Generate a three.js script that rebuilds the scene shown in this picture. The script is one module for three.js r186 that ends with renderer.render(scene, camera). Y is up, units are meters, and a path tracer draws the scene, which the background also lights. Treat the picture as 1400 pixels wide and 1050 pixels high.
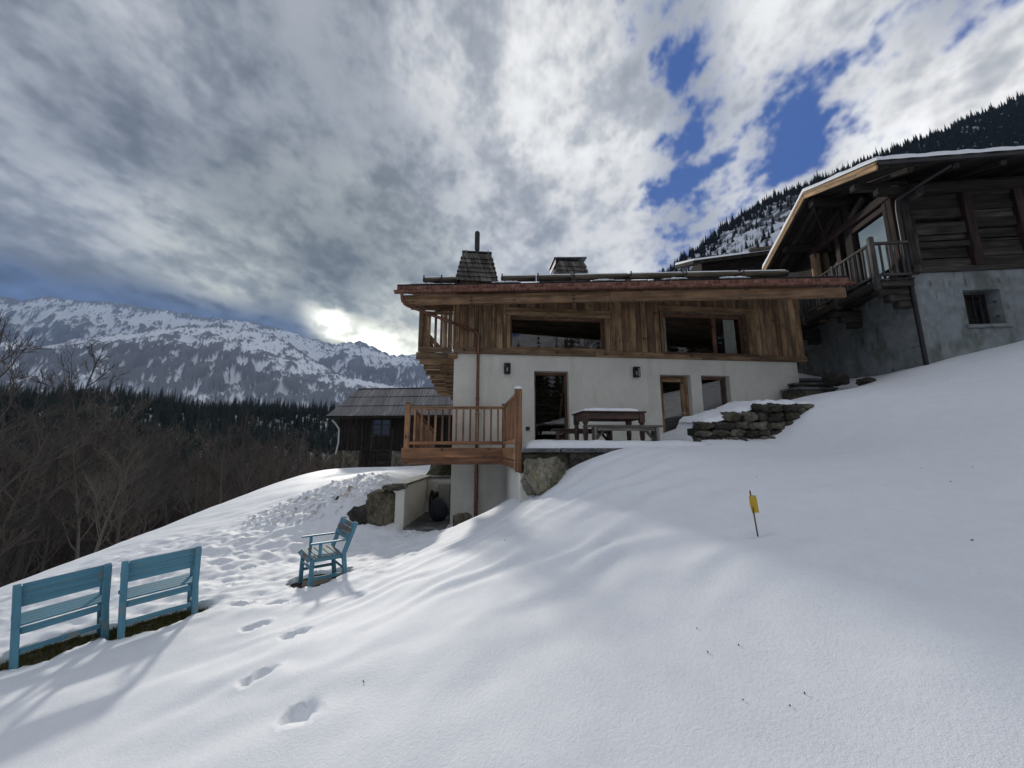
import * as THREE from 'three';
import { mergeGeometries, mergeVertices } from 'three/addons/utils/BufferGeometryUtils.js';
import { createNoise2D, createNoise3D } from 'simplex-noise';

// ------------------------------------------------------------------ camera, sky, sun, exposure
const scene = new THREE.Scene();
const camera = new THREE.PerspectiveCamera(89.9, 4 / 3, 0.1, 30000);
camera.position.set(0, 0, 0);                       // eye 1.55 m above the snow, level with the terrace floor
const PITCH = THREE.MathUtils.degToRad(9.5);
camera.rotation.set(PITCH, 0, 0);
const renderer = new THREE.WebGLRenderer({ antialias: true });
renderer.toneMapping = THREE.LinearToneMapping;
renderer.toneMappingExposure = 1.22;
renderer.shadowMap.enabled = true;

const SUN = new THREE.Vector3(-0.4857, 0.338, -1).normalize();
const sun = new THREE.DirectionalLight(new THREE.Color(1.0, 0.95, 0.86), 2.7);
sun.name = 'sun';
sun.position.copy(SUN).multiplyScalar(300);
sun.castShadow = true;
sun.shadow.radius = 6;
Object.assign(sun.shadow.camera, { left: -60, right: 60, top: 60, bottom: -60, near: 1, far: 900 });
sun.shadow.mapSize.set(2048, 2048);
scene.add(sun, sun.target);

// seeded randomness and noise
function rng(seed) { let a = seed >>> 0; return () => { a = (a + 0x6d2b79f5) | 0; let t = Math.imul(a ^ (a >>> 15), 1 | a); t = (t + Math.imul(t ^ (t >>> 7), 61 | t)) ^ t; return ((t ^ (t >>> 14)) >>> 0) / 4294967296; }; }
const R = rng(7);
const rr = (a, b) => a + (b - a) * R();
const n2 = createNoise2D(rng(11)), n3 = createNoise3D(rng(12));
const clamp = (x, a = 0, b = 1) => Math.min(b, Math.max(a, x));
const mix = (a, b, t) => a + (b - a) * t;
const sstep = (a, b, x) => { const t = clamp((x - a) / (b - a)); return t * t * (3 - 2 * t); };
const fbm2 = (x, y, o = 4) => { let s = 0, a = 0.5, n = 0; for (let i = 0; i < o; i++) { s += a * n2(x, y); n += a; a *= 0.5; x = x * 2.03 + 17.1; y = y * 2.03 + 5.7; } return s / n; };
const fbm3 = (x, y, z, o = 4) => { let s = 0, a = 0.5, n = 0; for (let i = 0; i < o; i++) { s += a * n3(x, y, z); n += a; a *= 0.5; x = x * 2.03 + 7.1; y = y * 2.03 + 3.3; z = z * 2.03 + 1.7; } return s / n; };

// a bearing in this valley: direction through a point of the 1400 x 1050 survey picture, at forward distance Z -> world point
const FOC = 526, SP = Math.sin(PITCH), CP = Math.cos(PITCH);
function at(u, v, Z) { const a = (u - 700) / FOC, b = (525 - v) / FOC, k = CP - b * SP; return new THREE.Vector3(a / k * Z, (SP + b * CP) / k * Z, -Z); }

// ------------------------------------------------------------------ sky: broken winter cloud with blue gaps, low veiled sun
{
  const W = 2048, H = 1024, data = new Float32Array(W * H * 4);
  // cloud banks: [u, v, brightness 0-255, cover 0-1]
  const K = [
    [0, 0, 150, 1], [150, 0, 178, 1], [300, 0, 145, 1], [450, 0, 150, 1], [600, 0, 180, 1], [750, 0, 200, 1], [850, 10, 190, .75], [890, 20, 190, .36], [960, 10, 195, .62], [1060, 0, 205, .95], [1160, 10, 205, .85], [1290, 15, 200, .28], [1400, 0, 215, .9],
    [0, 110, 165, 1], [120, 90, 138, 1], [240, 100, 165, 1], [350, 90, 138, 1], [470, 70, 140, 1], [590, 90, 190, 1], [655, 122, 190, .55], [720, 90, 205, 1], [800, 80, 205, .95], [880, 70, 195, .8], [930, 90, 195, .34], [1000, 90, 200, .8], [1120, 80, 200, .5], [1200, 100, 212, .9], [1330, 100, 218, 1],
    [0, 210, 150, 1], [100, 180, 125, 1], [200, 190, 122, 1], [300, 190, 132, 1], [420, 180, 140, 1], [530, 170, 150, 1], [620, 180, 175, 1], [720, 190, 205, 1], [820, 180, 208, 1], [900, 170, 198, .8], [955, 180, 195, .36], [1020, 190, 205, .85], [1085, 180, 190, .42], [1160, 170, 212, .9],
    [0, 280, 190, 1], [90, 270, 150, 1], [180, 260, 118, 1], [290, 270, 128, 1], [400, 280, 145, 1], [500, 270, 150, 1], [590, 280, 160, 1], [690, 270, 180, 1], [790, 270, 195, 1], [870, 260, 188, .85], [935, 250, 200, .62], [990, 250, 205, .78], [1040, 225, 200, .32], [960, 300, 190, .34], [1040, 270, 215, .95],
    [0, 335, 112, 1], [70, 320, 190, 1], [150, 300, 226, 1], [215, 295, 205, 1], [290, 320, 125, 1], [370, 310, 118, 1], [460, 330, 128, 1], [560, 330, 140, 1], [650, 330, 172, 1], [740, 330, 182, 1], [830, 330, 178, 1], [900, 330, 200, .8], [930, 305, 200, .3], [960, 330, 212, .9],
    [0, 372, 92, 1], [110, 350, 120, 1], [200, 345, 150, 1], [300, 362, 222, 1], [355, 360, 190, 1], [400, 372, 135, 1], [480, 385, 118, 1], [560, 380, 140, 1], [820, 365, 195, 1],
    [0, 400, 90, 1], [120, 400, 98, 1], [220, 400, 140, 1], [310, 412, 232, 1], [350, 425, 120, 1], [400, 420, 128, 1], [470, 415, 135, 1], [520, 430, 170, 1], [548, 440, 235, 1], [560, 470, 240, 1], [600, 455, 220, 1],
    [300, 450, 110, 1], [390, 450, 115, 1], [430, 434, 250, 1], [460, 444, 270, 1], [500, 462, 262, 1], [530, 470, 255, 1], [200, 450, 95, 1], [60, 450, 92, 1],
    [915, 55, 195, .3], [945, 130, 195, .3], [950, 220, 195, .4], [955, 265, 195, .4], [935, 330, 200, .3], [1000, 225, 205, .8], [1015, 255, 200, .6], [1060, 205, 195, .3], [1110, 150, 200, .45], [1180, 125, 205, .5], [1350, 0, 205, .35], [1240, 40, 205, .6],
  ].map(([u, v, L, c]) => { if (u > 850 && u < 1260 && c > 0.55) c = Math.min(c, 0.90) + 0.02; if (u < 560 && L < 240) L *= 0.95; const d = at(u, v, 1).normalize(); return [d.x, d.y, d.z, Math.pow(L / 255, 2.2) * (L > 245 ? 2.2 : L > 230 ? 1.2 : 1), c < 0.5 ? c - 0.25 : c < 0.8 ? c - 0.06 : c, L > 230 ? 2400 : 420]; });
  const blue = [0.033, 0.086, 0.29];
  const sx = SUN.x, sy = SUN.y, sz = SUN.z;
  const cl = (x, y, o, g) => { let s = 0, a = 1, n = 0; for (let i = 0; i < o; i++) { s += a * n2(x, y); n += a; a *= g; const t = x * 1.63 - y * 1.22 + 13.7; y = x * 1.22 + y * 1.63 + 5.3; x = t; } return s / n * 1.35; };   // rotated octaves
  for (let row = 0; row < H; row++) {
    const up = ((row + 0.5) / H - 0.5) * Math.PI, y = Math.sin(up), cu = Math.cos(up);
    for (let col = 0; col < W; col++) {
      const az = ((col + 0.5) / W - 0.5) * 2 * Math.PI, x = Math.cos(az) * cu, z = Math.sin(az) * cu, o = (row * W + col) * 4;
      if (y < -0.06) { data[o] = 0.22; data[o + 1] = 0.24; data[o + 2] = 0.29; data[o + 3] = 1; continue; }
      // broad banks
      let wl = 0.006, wc = 0.006, w = 0.006, L = 0.46 * w, C = 0.60 * w;
      for (const k of K) { const d = x * k[0] + y * k[1] + z * k[2]; if (d < 0.94) continue; const e = Math.exp((d - 1) * k[5]); w += e; L += e * k[3]; C += e * k[4]; }
      L /= w; C /= w;
      // cloud deck detail, drawn out along the valley
      const yy = Math.max(y, 0) + 0.24, px = x / yy, pz = z / yy;
      const big = cl(px * 1.15 + 20, pz * 0.85, 4, 0.5), d = cl(px * 2.7 + 40, pz * 2.2 - 7, 8, 0.63), e = cl(px * 8.0 - 13, pz * 6.6 + 5, 6, 0.66);
      const cover = sstep(0.24, 0.60, C + big * 0.10 + d * 0.36 + e * 0.24);
      const thick = 0.5 + 0.5 * Math.tanh(d * 1.55 + e * 0.95 + big * 0.35 - 0.1);                   // thin cloud lets the light through, thick cloud is grey
      let lum = L * mix(1.42, 0.54, thick);
      const cs = x * sx + y * sy + z * sz, glow = (Math.exp((cs - 1) * 2600) * 1.6 + Math.exp((cs - 1) * 320) * 0.10) * clamp(1.5 - 1.7 * thick, 0.1, 1.4);
      lum = Math.max(0.04, lum) + glow * (0.85 + 0.4 * e);
      const t = clamp((lum - 0.10) / 0.55);                      // thin bright cloud is neutral to warm, thick cloud slate blue
      const nearSun = sstep(0.90, 0.995, cs);
      let cr = lum * mix(0.86, 1.0, t) * (1 + 0.02 * nearSun), cg = lum * mix(0.96, 1.0, t) * (1 + 0.03 * nearSun), cb = lum * mix(1.12, 0.99, t) * (1 - 0.10 * nearSun);
      const bl = 0.85 + 0.4 * (1 - y);
      // the shaded blue cloud bank that lies along the whole range on the sun side
      const el = up * 57.3 + 1.6 * d + 0.8 * e, az2 = Math.atan2(x, -z) * 57.3, bank = sstep(18.6, 14.8, el) * sstep(-25, -31, az2 + 2 * d) * 0.94, bv = 1 + 0.6 * d + 0.5 * e;
      data[o] = mix(mix(blue[0] * bl, cr, cover), 0.058 * bv, bank); data[o + 1] = mix(mix(blue[1] * bl, cg, cover), 0.098 * bv, bank); data[o + 2] = mix(mix(blue[2] * bl, cb, cover), 0.205 * bv, bank); data[o + 3] = 1;
    }
  }
  const sky = new THREE.DataTexture(data, W, H, THREE.RGBAFormat, THREE.FloatType);
  sky.mapping = THREE.EquirectangularReflectionMapping; sky.magFilter = THREE.LinearFilter; sky.needsUpdate = true;
  scene.background = sky; scene.environment = sky;
}

// ------------------------------------------------------------------ helpers for objects
const used = new Map();
function numbered(name) { const n = used.get(name) ?? 0; used.set(name, n + 1); return n ? name + '_' + String(n).padStart(3, '0') : name; }
function mesh(name, geo, mat, parent) { const m = new THREE.Mesh(geo, mat); m.name = name; m.castShadow = m.receiveShadow = true; parent.add(m); return m; }
function tag(o, label, category, group, kind) { Object.assign(o.userData, { label, category }); if (group) o.userData.group = group; if (kind) o.userData.kind = kind; return o; }
function thing(name, label, category, pos = [0, 0, 0], turn = 0, group) { const g = new THREE.Group(); g.name = numbered(name); g.position.set(...pos); g.rotation.y = turn; scene.add(g); return tag(g, label, category, group); }
function part(name, parent) { const g = new THREE.Group(); g.name = name; parent.add(g); return g; }
function structure(name, geo, mat, label, category) { const m = mesh(numbered(name), geo, mat, scene); m.userData.kind = 'structure'; if (label) { m.userData.label = label; m.userData.category = category; } return m; }

// chamfered box with uv in metres, grain (v) along its longest side
function cbox(w, h, d, c = 0.006, grain) {
  c = Math.min(c, w * 0.3, h * 0.3, d * 0.3);
  const hx = w / 2, hy = h / 2, hz = d / 2, P = [], N = [], U = [], ou = R() * 3, ov = R() * 5;
  const dims = [w, h, d], long = grain ?? dims.indexOf(Math.max(w, h, d)), half = [hx, hy, hz];
  const v = new THREE.Vector3(), e1 = new THREE.Vector3(), e2 = new THREE.Vector3();
  function poly(pts) {
    e1.subVectors(pts[1], pts[0]); e2.subVectors(pts[2], pts[0]); v.crossVectors(e1, e2).normalize();
    const ctr = pts.reduce((s, p) => s.add(p), new THREE.Vector3());
    if (v.dot(ctr) < 0) { pts.reverse(); v.negate(); }
    const an = [Math.abs(v.x), Math.abs(v.y), Math.abs(v.z)], na = an.indexOf(Math.max(...an));
    const oth = [0, 1, 2].filter((i) => i !== na), va = oth.includes(long) ? long : oth[1], ua = oth.find((i) => i !== va);
    for (let i = 1; i < pts.length - 1; i++) for (const p of [pts[0], pts[i], pts[i + 1]]) { P.push(p.x, p.y, p.z); N.push(v.x, v.y, v.z); const a = p.toArray(); U.push(a[ua] + ou + na * 0.37, a[va] + ov); }
  }
  const q = (a, s, i, j) => { const p = [0, 0, 0], [b, g] = [(a + 1) % 3, (a + 2) % 3]; p[a] = s * half[a]; p[b] = i * (half[b] - c); p[g] = j * (half[g] - c); return new THREE.Vector3(...p); };
  for (let a = 0; a < 3; a++) for (const s of [-1, 1]) poly([q(a, s, -1, -1), q(a, s, 1, -1), q(a, s, 1, 1), q(a, s, -1, 1)]);
  const corner = (sx, sy, sz, a) => { const p = [sx * (hx - c), sy * (hy - c), sz * (hz - c)]; p[a] = [sx, sy, sz][a] * half[a]; return new THREE.Vector3(...p); };
  for (let a = 0; a < 3; a++) { const b = (a + 1) % 3, g = (a + 2) % 3; for (const sb of [-1, 1]) for (const sg of [-1, 1]) {
    const s0 = [0, 0, 0]; s0[b] = sb; s0[g] = sg; const s1 = [...s0]; s0[a] = -1; s1[a] = 1;
    poly([corner(...s0, b), corner(...s1, b), corner(...s1, g), corner(...s0, g)]); } }
  for (const sx of [-1, 1]) for (const sy of [-1, 1]) for (const sz of [-1, 1]) poly([corner(sx, sy, sz, 0), corner(sx, sy, sz, 1), corner(sx, sy, sz, 2)]);
  const g = new THREE.BufferGeometry();
  g.setAttribute('position', new THREE.Float32BufferAttribute(P, 3)); g.setAttribute('normal', new THREE.Float32BufferAttribute(N, 3)); g.setAttribute('uv', new THREE.Float32BufferAttribute(U, 2));
  return g;
}
// box from corner ranges, baked at its place as a mesh position
function box(name, mat, parent, x0, x1, y0, y1, z0, z1, c) { const m = mesh(name, cbox(x1 - x0, y1 - y0, z1 - z0, c), mat, parent); m.position.set((x0 + x1) / 2, (y0 + y1) / 2, (z0 + z1) / 2); return m; }
// straight timber between two points; w across, t in the direction of `side`
function bar(name, mat, parent, p, q, w, t, side = [0, 0, 1], c) {
  const a = new THREE.Vector3(...p), b = new THREE.Vector3(...q), y = b.clone().sub(a), L = y.length(); y.normalize();
  const zz = new THREE.Vector3(...side), x = new THREE.Vector3().crossVectors(y, zz).normalize(); zz.crossVectors(x, y);
  const m = mesh(name, cbox(w, L, t, c), mat, parent); m.position.copy(a).add(b).multiplyScalar(0.5); m.quaternion.setFromRotationMatrix(new THREE.Matrix4().makeBasis(x, y, zz)); return m;
}
function tube(name, mat, parent, pts, r, seg = 8, closedRad = 8) { const c = new THREE.CatmullRomCurve3(pts.map((p) => new THREE.Vector3(...p)), false, 'catmullrom', 0.08); return mesh(name, new THREE.TubeGeometry(c, Math.max(2, pts.length * seg), r, closedRad), mat, parent); }
// prism between two matching polygons (same point count), uv in metres from plan
function prism(top, bot) {
  const P = [], U = []; const tri = (a, b, c) => { for (const p of [a, b, c]) { P.push(...p); U.push(p[0] + p[1] * 0.3, p[2] + p[1]); } };
  const n = top.length;
  for (let i = 1; i < n - 1; i++) { tri(top[0], top[i], top[i + 1]); tri(bot[0], bot[i + 1], bot[i]); }
  for (let i = 0; i < n; i++) { const j = (i + 1) % n; tri(top[i], bot[i], bot[j]); tri(top[i], bot[j], top[j]); }
  const g = new THREE.BufferGeometry(); g.setAttribute('position', new THREE.Float32BufferAttribute(P, 3)); g.setAttribute('uv', new THREE.Float32BufferAttribute(U, 2)); g.computeVertexNormals(); return g;
}
// wall with rectangular openings: outline and holes in (x, y), thickness t behind z = 0
function wall(x0, x1, y0, y1, holes, t) {
  const s = new THREE.Shape([[x0, y0], [x1, y0], [x1, y1], [x0, y1]].map((p) => new THREE.Vector2(...p)));
  for (const [a, b, c, d] of holes) s.holes.push(new THREE.Path([[a, c], [a, d], [b, d], [b, c]].map((p) => new THREE.Vector2(...p))));
  const g = new THREE.ExtrudeGeometry(s, { depth: t, bevelEnabled: false }); g.translate(0, 0, -t); return g;
}
// move everything under a group down so that the group's origin sits at its base
function settle(g, base) { for (const c of g.children) c.position.y -= base; g.position.y += base; return g; }
// deformed stone: a rounded block, few faces
function stoneGeo(seed, detail = 2, rough = 0.16, box = 0.55) {
  let g = new THREE.IcosahedronGeometry(1, detail); g.deleteAttribute('uv'); g.deleteAttribute('normal'); g = mergeVertices(g, 1e-4);
  const p = g.attributes.position, v = new THREE.Vector3();
  for (let i = 0; i < p.count; i++) { v.fromBufferAttribute(p, i); const m = Math.max(Math.abs(v.x), Math.abs(v.y), Math.abs(v.z)); v.multiplyScalar(mix(1, 0.8 / m, box)); v.multiplyScalar(1 + rough * (fbm3(v.x * 1.3 + seed * 9, v.y * 1.3, v.z * 1.3, 3)) * 1.6); p.setXYZ(i, v.x, v.y, v.z); }
  g.computeVertexNormals(); const uv = []; for (let i = 0; i < p.count; i++) uv.push(p.getX(i) * 0.35 + p.getZ(i) * 0.2 + seed * 0.37, p.getY(i) * 0.35 + p.getZ(i) * 0.15);
  g.setAttribute('uv', new THREE.Float32BufferAttribute(uv, 2)); return g;
}
// ------------------------------------------------------------------ procedural textures
function hash(ix, iy, s) { let h = Math.imul(ix, 374761393) + Math.imul(iy, 668265263) + Math.imul(s, 974634477); h = Math.imul(h ^ (h >>> 13), 1274126177); return ((h ^ (h >>> 16)) >>> 0) / 4294967296; }
function pn(x, y, px, py, s) {   // tileable value noise
  const ix = Math.floor(x), iy = Math.floor(y), fx = x - ix, fy = y - iy, a = fx * fx * (3 - 2 * fx), b = fy * fy * (3 - 2 * fy), m = (v, p) => ((v % p) + p) % p;
  const x0 = m(ix, px), x1 = m(ix + 1, px), y0 = m(iy, py), y1 = m(iy + 1, py);
  return mix(mix(hash(x0, y0, s), hash(x1, y0, s), a), mix(hash(x0, y1, s), hash(x1, y1, s), a), b);
}
function pfbm(u, v, px, py, s, o = 4) { let r = 0, a = 0.5, n = 0; for (let i = 0; i < o; i++) { r += a * pn(u * px, v * py, px, py, s + i); n += a; a *= 0.5; px *= 2; py *= 2; } return r / n; }
// fn(u, v) -> [r, g, b, height]; returns { map, bump } tiles that cover sx by sy metres
function texPair(w, h, sx, sy, fn, bumpToo = true) {
  const c = new Uint8Array(w * h * 4), b = new Uint8Array(w * h * 4), B = (x) => Math.round(clamp(x) * 255);
  for (let j = 0; j < h; j++) for (let i = 0; i < w; i++) { const q = fn((i + 0.5) / w, (j + 0.5) / h), o = (j * w + i) * 4; c[o] = B(q[0]); c[o + 1] = B(q[1]); c[o + 2] = B(q[2]); c[o + 3] = 255; b[o] = b[o + 1] = b[o + 2] = B(q[3]); b[o + 3] = 255; }
  const mk = (d, srgb) => { const t = new THREE.DataTexture(d, w, h); t.wrapS = t.wrapT = THREE.RepeatWrapping; t.magFilter = THREE.LinearFilter; t.repeat.set(1 / sx, 1 / sy); if (srgb) t.colorSpace = THREE.SRGBColorSpace; t.needsUpdate = true; return t; };
  return { map: mk(c, true), bump: bumpToo ? mk(b, false) : null };
}
const TX = {};
TX.wood = texPair(512, 1024, 0.7, 2.6, (u, v) => {
  const wv = v + 0.03 * pfbm(u, v, 4, 3, 90, 2), fine = pn(u * 190, wv * 7, 190, 7, 1), mid = pfbm(u, wv, 40, 3, 2, 3), broad = pfbm(u, wv, 9, 2, 3, 3), blot = pfbm(u, v, 5, 9, 4, 4);
  const crack = Math.pow(pn(u * 70, wv * 5, 70, 5, 6), 9);
  const knot = sstep(0.80, 0.90, pn(u * 9, v * 16, 9, 16, 8)) * sstep(0.5, 0.8, pn(u * 30, v * 40, 30, 40, 9)); let m = 0.63 + 0.24 * (mid - 0.5) + 0.40 * (broad - 0.5) + 0.18 * (fine - 0.5) + 0.34 * (blot - 0.5) - crack * 0.35 - knot * 0.3;
  m = clamp(m * 1.18, 0.2, 1);
  return [m, m * (0.97 + 0.03 * blot), m * (0.92 + 0.08 * broad), 0.5 + 0.3 * (fine - 0.5) + 0.4 * (mid - 0.5) - crack * 0.5];
});
TX.oldwood = texPair(512, 1024, 0.9, 2.8, (u, v) => {
  const wv = v + 0.04 * pfbm(u, v, 4, 3, 190, 2), fine = pn(u * 150, wv * 6, 150, 6, 21), mid = pfbm(u, wv, 34, 3, 22, 4), blot = pfbm(u, v, 4, 7, 24, 4), crack = Math.pow(pn(u * 46, wv * 4, 46, 4, 26), 7);
  let m = clamp(0.55 + 0.42 * (mid - 0.5) + 0.24 * (fine - 0.5) + 0.5 * (blot - 0.5) - crack * 0.55, 0.08, 1);
  return [m, m * 0.98, m * (0.90 + 0.14 * blot), 0.5 + 0.3 * (fine - 0.5) + 0.5 * (mid - 0.5) - crack * 0.6];
});
TX.plaster = texPair(512, 512, 2.3, 2.3, (u, v) => { const a = pfbm(u, v, 5, 5, 31, 5), b = pfbm(u, v, 60, 60, 33, 3), st = sstep(0.56, 0.78, pfbm(u, v, 9, 3, 35, 5)), m = 0.94 + 0.10 * (a - 0.5) + 0.05 * (b - 0.5) - 0.035 * st; return [m, m, m * (0.985 - 0.015 * st), 0.5 + 0.5 * (b - 0.5) + 0.4 * (a - 0.5)]; });
TX.oldplaster = texPair(768, 768, 3.1, 3.1, (u, v) => {
  const a = pfbm(u, v, 4, 4, 41, 5), b = pfbm(u, v, 26, 26, 43, 4), st = sstep(0.52, 0.72, pfbm(u + 0.1 * a, v, 7, 3, 45, 5)), sc = Math.pow(pn(u * 44, v * 9, 44, 9, 47), 10);
  const m = clamp(0.88 + 0.24 * (a - 0.5) + 0.2 * (b - 0.5) - 0.17 * st - sc * 0.3, 0.25, 1);
  return [m * (0.98 - 0.02 * st), m, m * (1 - 0.05 * st), 0.5 + 0.7 * (b - 0.5) + 0.5 * (a - 0.5) - sc * 0.2]; });
TX.rock = texPair(768, 768, 1.2, 1.2, (u, v) => {
  const a = pfbm(u, v, 5, 5, 51, 6), b = pfbm(u, v, 34, 34, 53, 4), l = sstep(0.55, 0.68, pfbm(u, v, 8, 8, 55, 5)), cr = 1 - sstep(0.0, 0.05, Math.abs(pfbm(u, v, 6, 4, 57, 4) - 0.5));
  let m = clamp(0.62 + 0.7 * (a - 0.5) + 0.4 * (b - 0.5) - 0.12 * cr, 0.1, 1);
  return [m * mix(1, 0.97, l), m * mix(0.98, 0.96, l), m * mix(0.93, 0.84, l), 0.5 + 0.6 * (a - 0.5) + 0.5 * (b - 0.5) - 0.4 * cr]; });
TX.snow = texPair(1024, 1024, 1.6, 1.6, (u, v) => { const a = pfbm(u, v, 130, 130, 61, 3), b = pfbm(u, v, 14, 14, 63, 5), s = pn(u * 512, v * 512, 512, 512, 65), m = 0.965 + 0.035 * (a - 0.5) + 0.03 * (b - 0.5); return [m, m, m, 0.5 + 0.45 * (a - 0.5) + 0.35 * (b - 0.5) + 0.25 * (s - 0.5)]; });
TX.slate = texPair(512, 512, 1.6, 1.6, (u, v) => { const a = pfbm(u, v, 6, 6, 71, 5), b = pfbm(u, v, 40, 40, 73, 3), m = clamp(0.7 + 0.7 * (a - 0.5) + 0.35 * (b - 0.5), 0.1, 1); return [m, m, m * 1.0, 0.5 + 0.8 * (b - 0.5)]; });
TX.roofsheet = texPair(512, 512, 2.4, 2.4, (u, v) => {   // weathered roof sheets with dry frost and lichen streaks down the fall
  const st = pfbm(u, v, 90, 7, 81, 4), a = pfbm(u, v, 5, 3, 83, 4), f = sstep(0.55, 0.75, st) * sstep(0.35, 0.6, a), m = clamp(0.56 + 0.34 * (st - 0.5) + 0.2 * (a - 0.5) + 0.14 * f, 0.1, 1); return [m, m * 0.99, m * 0.97, 0.5 + 0.4 * (st - 0.5)]; });
TX.copper = texPair(256, 512, 0.5, 1.2, (u, v) => { const a = pfbm(u, v, 5, 9, 91, 5), b = pfbm(u, v, 3, 40, 93, 3), m = clamp(0.75 + 0.6 * (a - 0.5) + 0.3 * (b - 0.5), 0.2, 1); return [m, m * 0.95, m * (0.9 + 0.1 * a), a]; });
TX.paint = texPair(512, 1024, 0.7, 1.4, (u, v) => {   // blue paint on slats, brush marks, a few bare chips
  const br = pfbm(u, v, 60, 4, 101, 3), chip = sstep(0.66, 0.71, pfbm(u, v, 16, 11, 103, 5)), m = 0.86 + 0.22 * (br - 0.5); return [mix(m * 0.40, 0.5, chip), mix(m * 0.66, 0.55, chip), mix(m * 0.755, 0.55, chip), 0.6 + 0.3 * (br - 0.5) - 0.4 * chip]; });
TX.paintworn = texPair(512, 1024, 0.7, 1.4, (u, v) => {   // seat and front of the lone chair: paint flaked off to grey wood
  const br = pfbm(u, v, 60, 4, 111, 3), chip = sstep(0.44, 0.56, pfbm(u, v, 14, 6, 113, 5)), g = 0.42 + 0.3 * (pn(u * 120, v * 6, 120, 6, 115) - 0.5), m = 0.86 + 0.22 * (br - 0.5); return [mix(m * 0.38, g, chip), mix(m * 0.64, g * 0.98, chip), mix(m * 0.735, g * 0.93, chip), 0.6 + 0.3 * (br - 0.5) - 0.4 * chip]; });

// ------------------------------------------------------------------ materials
const lin = (r, g, b) => new THREE.Color().setRGB(r, g, b);
function mat(color, tx, o = {}) { const { bump = 0.003, ...rest } = o; return new THREE.MeshStandardMaterial({ color, map: tx?.map ?? null, bumpMap: tx?.bump ?? null, bumpScale: bump, roughness: 0.85, ...rest }); }
const M = {};
M.planks = [lin(.40, .25, .135), lin(.31, .19, .105), lin(.49, .325, .185), lin(.25, .155, .092), lin(.42, .285, .172), lin(.34, .225, .14)].map((c) => mat(c, TX.wood, { roughness: 0.8 }));
M.trim = mat(lin(.42, .275, .155), TX.wood); M.trimDark = mat(lin(.24, .12, .07), TX.wood, { roughness: 0.6 });
M.fascia = mat(lin(.37, .22, .118), TX.wood, { roughness: 0.65 });
M.beam = mat(lin(.30, .20, .12), TX.wood);
M.deck = [lin(.40, .19, .085), lin(.50, .265, .125), lin(.31, .14, .065)].map((c) => mat(c, TX.wood, { roughness: 0.55 }));
M.old = [lin(.115, .098, .084), lin(.165, .148, .13), lin(.078, .062, .052), lin(.095, .055, .04), lin(.21, .19, .168)].map((c) => mat(c, TX.oldwood, { bump: 0.006, roughness: 0.95 }));
M.oldRed = mat(lin(.11, .05, .036), TX.oldwood, { bump: 0.005 });
M.barge = mat(lin(.56, .35, .16), TX.wood, { roughness: 0.75 });
M.greyrail = mat(lin(.20, .19, .18), TX.oldwood, { bump: 0.004 });
M.barn = [lin(.075, .062, .055), lin(.055, .045, .04), lin(.10, .085, .075)].map((c) => mat(c, TX.oldwood, { bump: 0.006, roughness: 1 }));
M.plaster = mat(lin(.77, .75, .69), TX.plaster, { bump: 0.003, roughness: 0.95 });
M.oldplaster = mat(lin(.29, .305, .31), TX.oldplaster, { bump: 0.02, roughness: 1 });
M.barnstone = mat(lin(.42, .39, .35), TX.rock, { bump: 0.03, roughness: 1 });
M.boulder = mat(lin(.44, .42, .35), TX.rock, { bump: 0.02, roughness: 1 });
M.stones = [lin(.15, .142, .125), lin(.23, .215, .19), lin(.11, .105, .098), lin(.33, .31, .275), lin(.17, .165, .125)].map((c) => mat(c, TX.rock, { bump: 0.012, roughness: 1 }));
M.slab = mat(lin(.27, .285, .29), TX.slate, { bump: 0.006 });
M.capslab = mat(lin(.33, .33, .30), TX.slate, { bump: 0.004 });
M.slate = [lin(.035, .036, .038), lin(.05, .05, .052), lin(.026, .027, .03)].map((c) => mat(c, TX.slate, { bump: 0.008 }));
M.shingle = [lin(.44, .415, .375), lin(.35, .325, .295), lin(.52, .49, .44)].map((c) => mat(c, TX.oldwood, { bump: 0.004 }));
M.log = mat(lin(.36, .30, .21), TX.oldwood, { bump: 0.004 });
M.copper = mat(lin(.34, .19, .142), TX.copper, { bump: 0.0005, metalness: 0.85, roughness: 0.42 });
M.copperDark = M.copper;
M.zinc = mat(lin(.23, .235, .24), TX.slate, { bump: 0.001, metalness: 0.6, roughness: 0.5 });
M.black = mat(lin(.018, .018, .019), TX.slate, { bump: 0.001, roughness: 0.5 });
M.snow = mat(lin(.90, .92, .945), TX.snow, { bump: 0.0036, roughness: 0.72 });
M.roofsheet = mat(lin(.62, .62, .64), TX.roofsheet, { bump: 0.004 });
M.table = mat(lin(.115, .062, .05), TX.wood, { roughness: 0.6 });
M.bench = mat(lin(.60, .575, .52), TX.oldwood, { bump: 0.002 });
M.paint = mat(lin(.85, .85, .85), TX.paint, { bump: 0.0015, roughness: 0.6 });
M.paintworn = mat(lin(.85, .85, .85), TX.paintworn, { bump: 0.002, roughness: 0.75 });
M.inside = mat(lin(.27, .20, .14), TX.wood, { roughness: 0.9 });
M.curtain = new THREE.MeshPhysicalMaterial({ color: lin(.62, .66, .62), roughness: 0.95, transmission: 0.3, map: TX.plaster.map });
M.glass = new THREE.MeshPhysicalMaterial({ color: lin(1, 1, 1), roughness: 0.015, transmission: 1, thickness: 0, ior: 1.85, specularIntensity: 1 });
M.lampglass = new THREE.MeshPhysicalMaterial({ color: lin(.9, .92, .95), roughness: 0.05, transmission: 1, thickness: 0, ior: 1.5 });
M.coated = mat(lin(.46, .50, .50), null, { metalness: 1, roughness: 0.03 });   // solar coated glazing
M.steel = mat(lin(.5, .5, .5), null, { metalness: 1, roughness: 0.35 });
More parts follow.
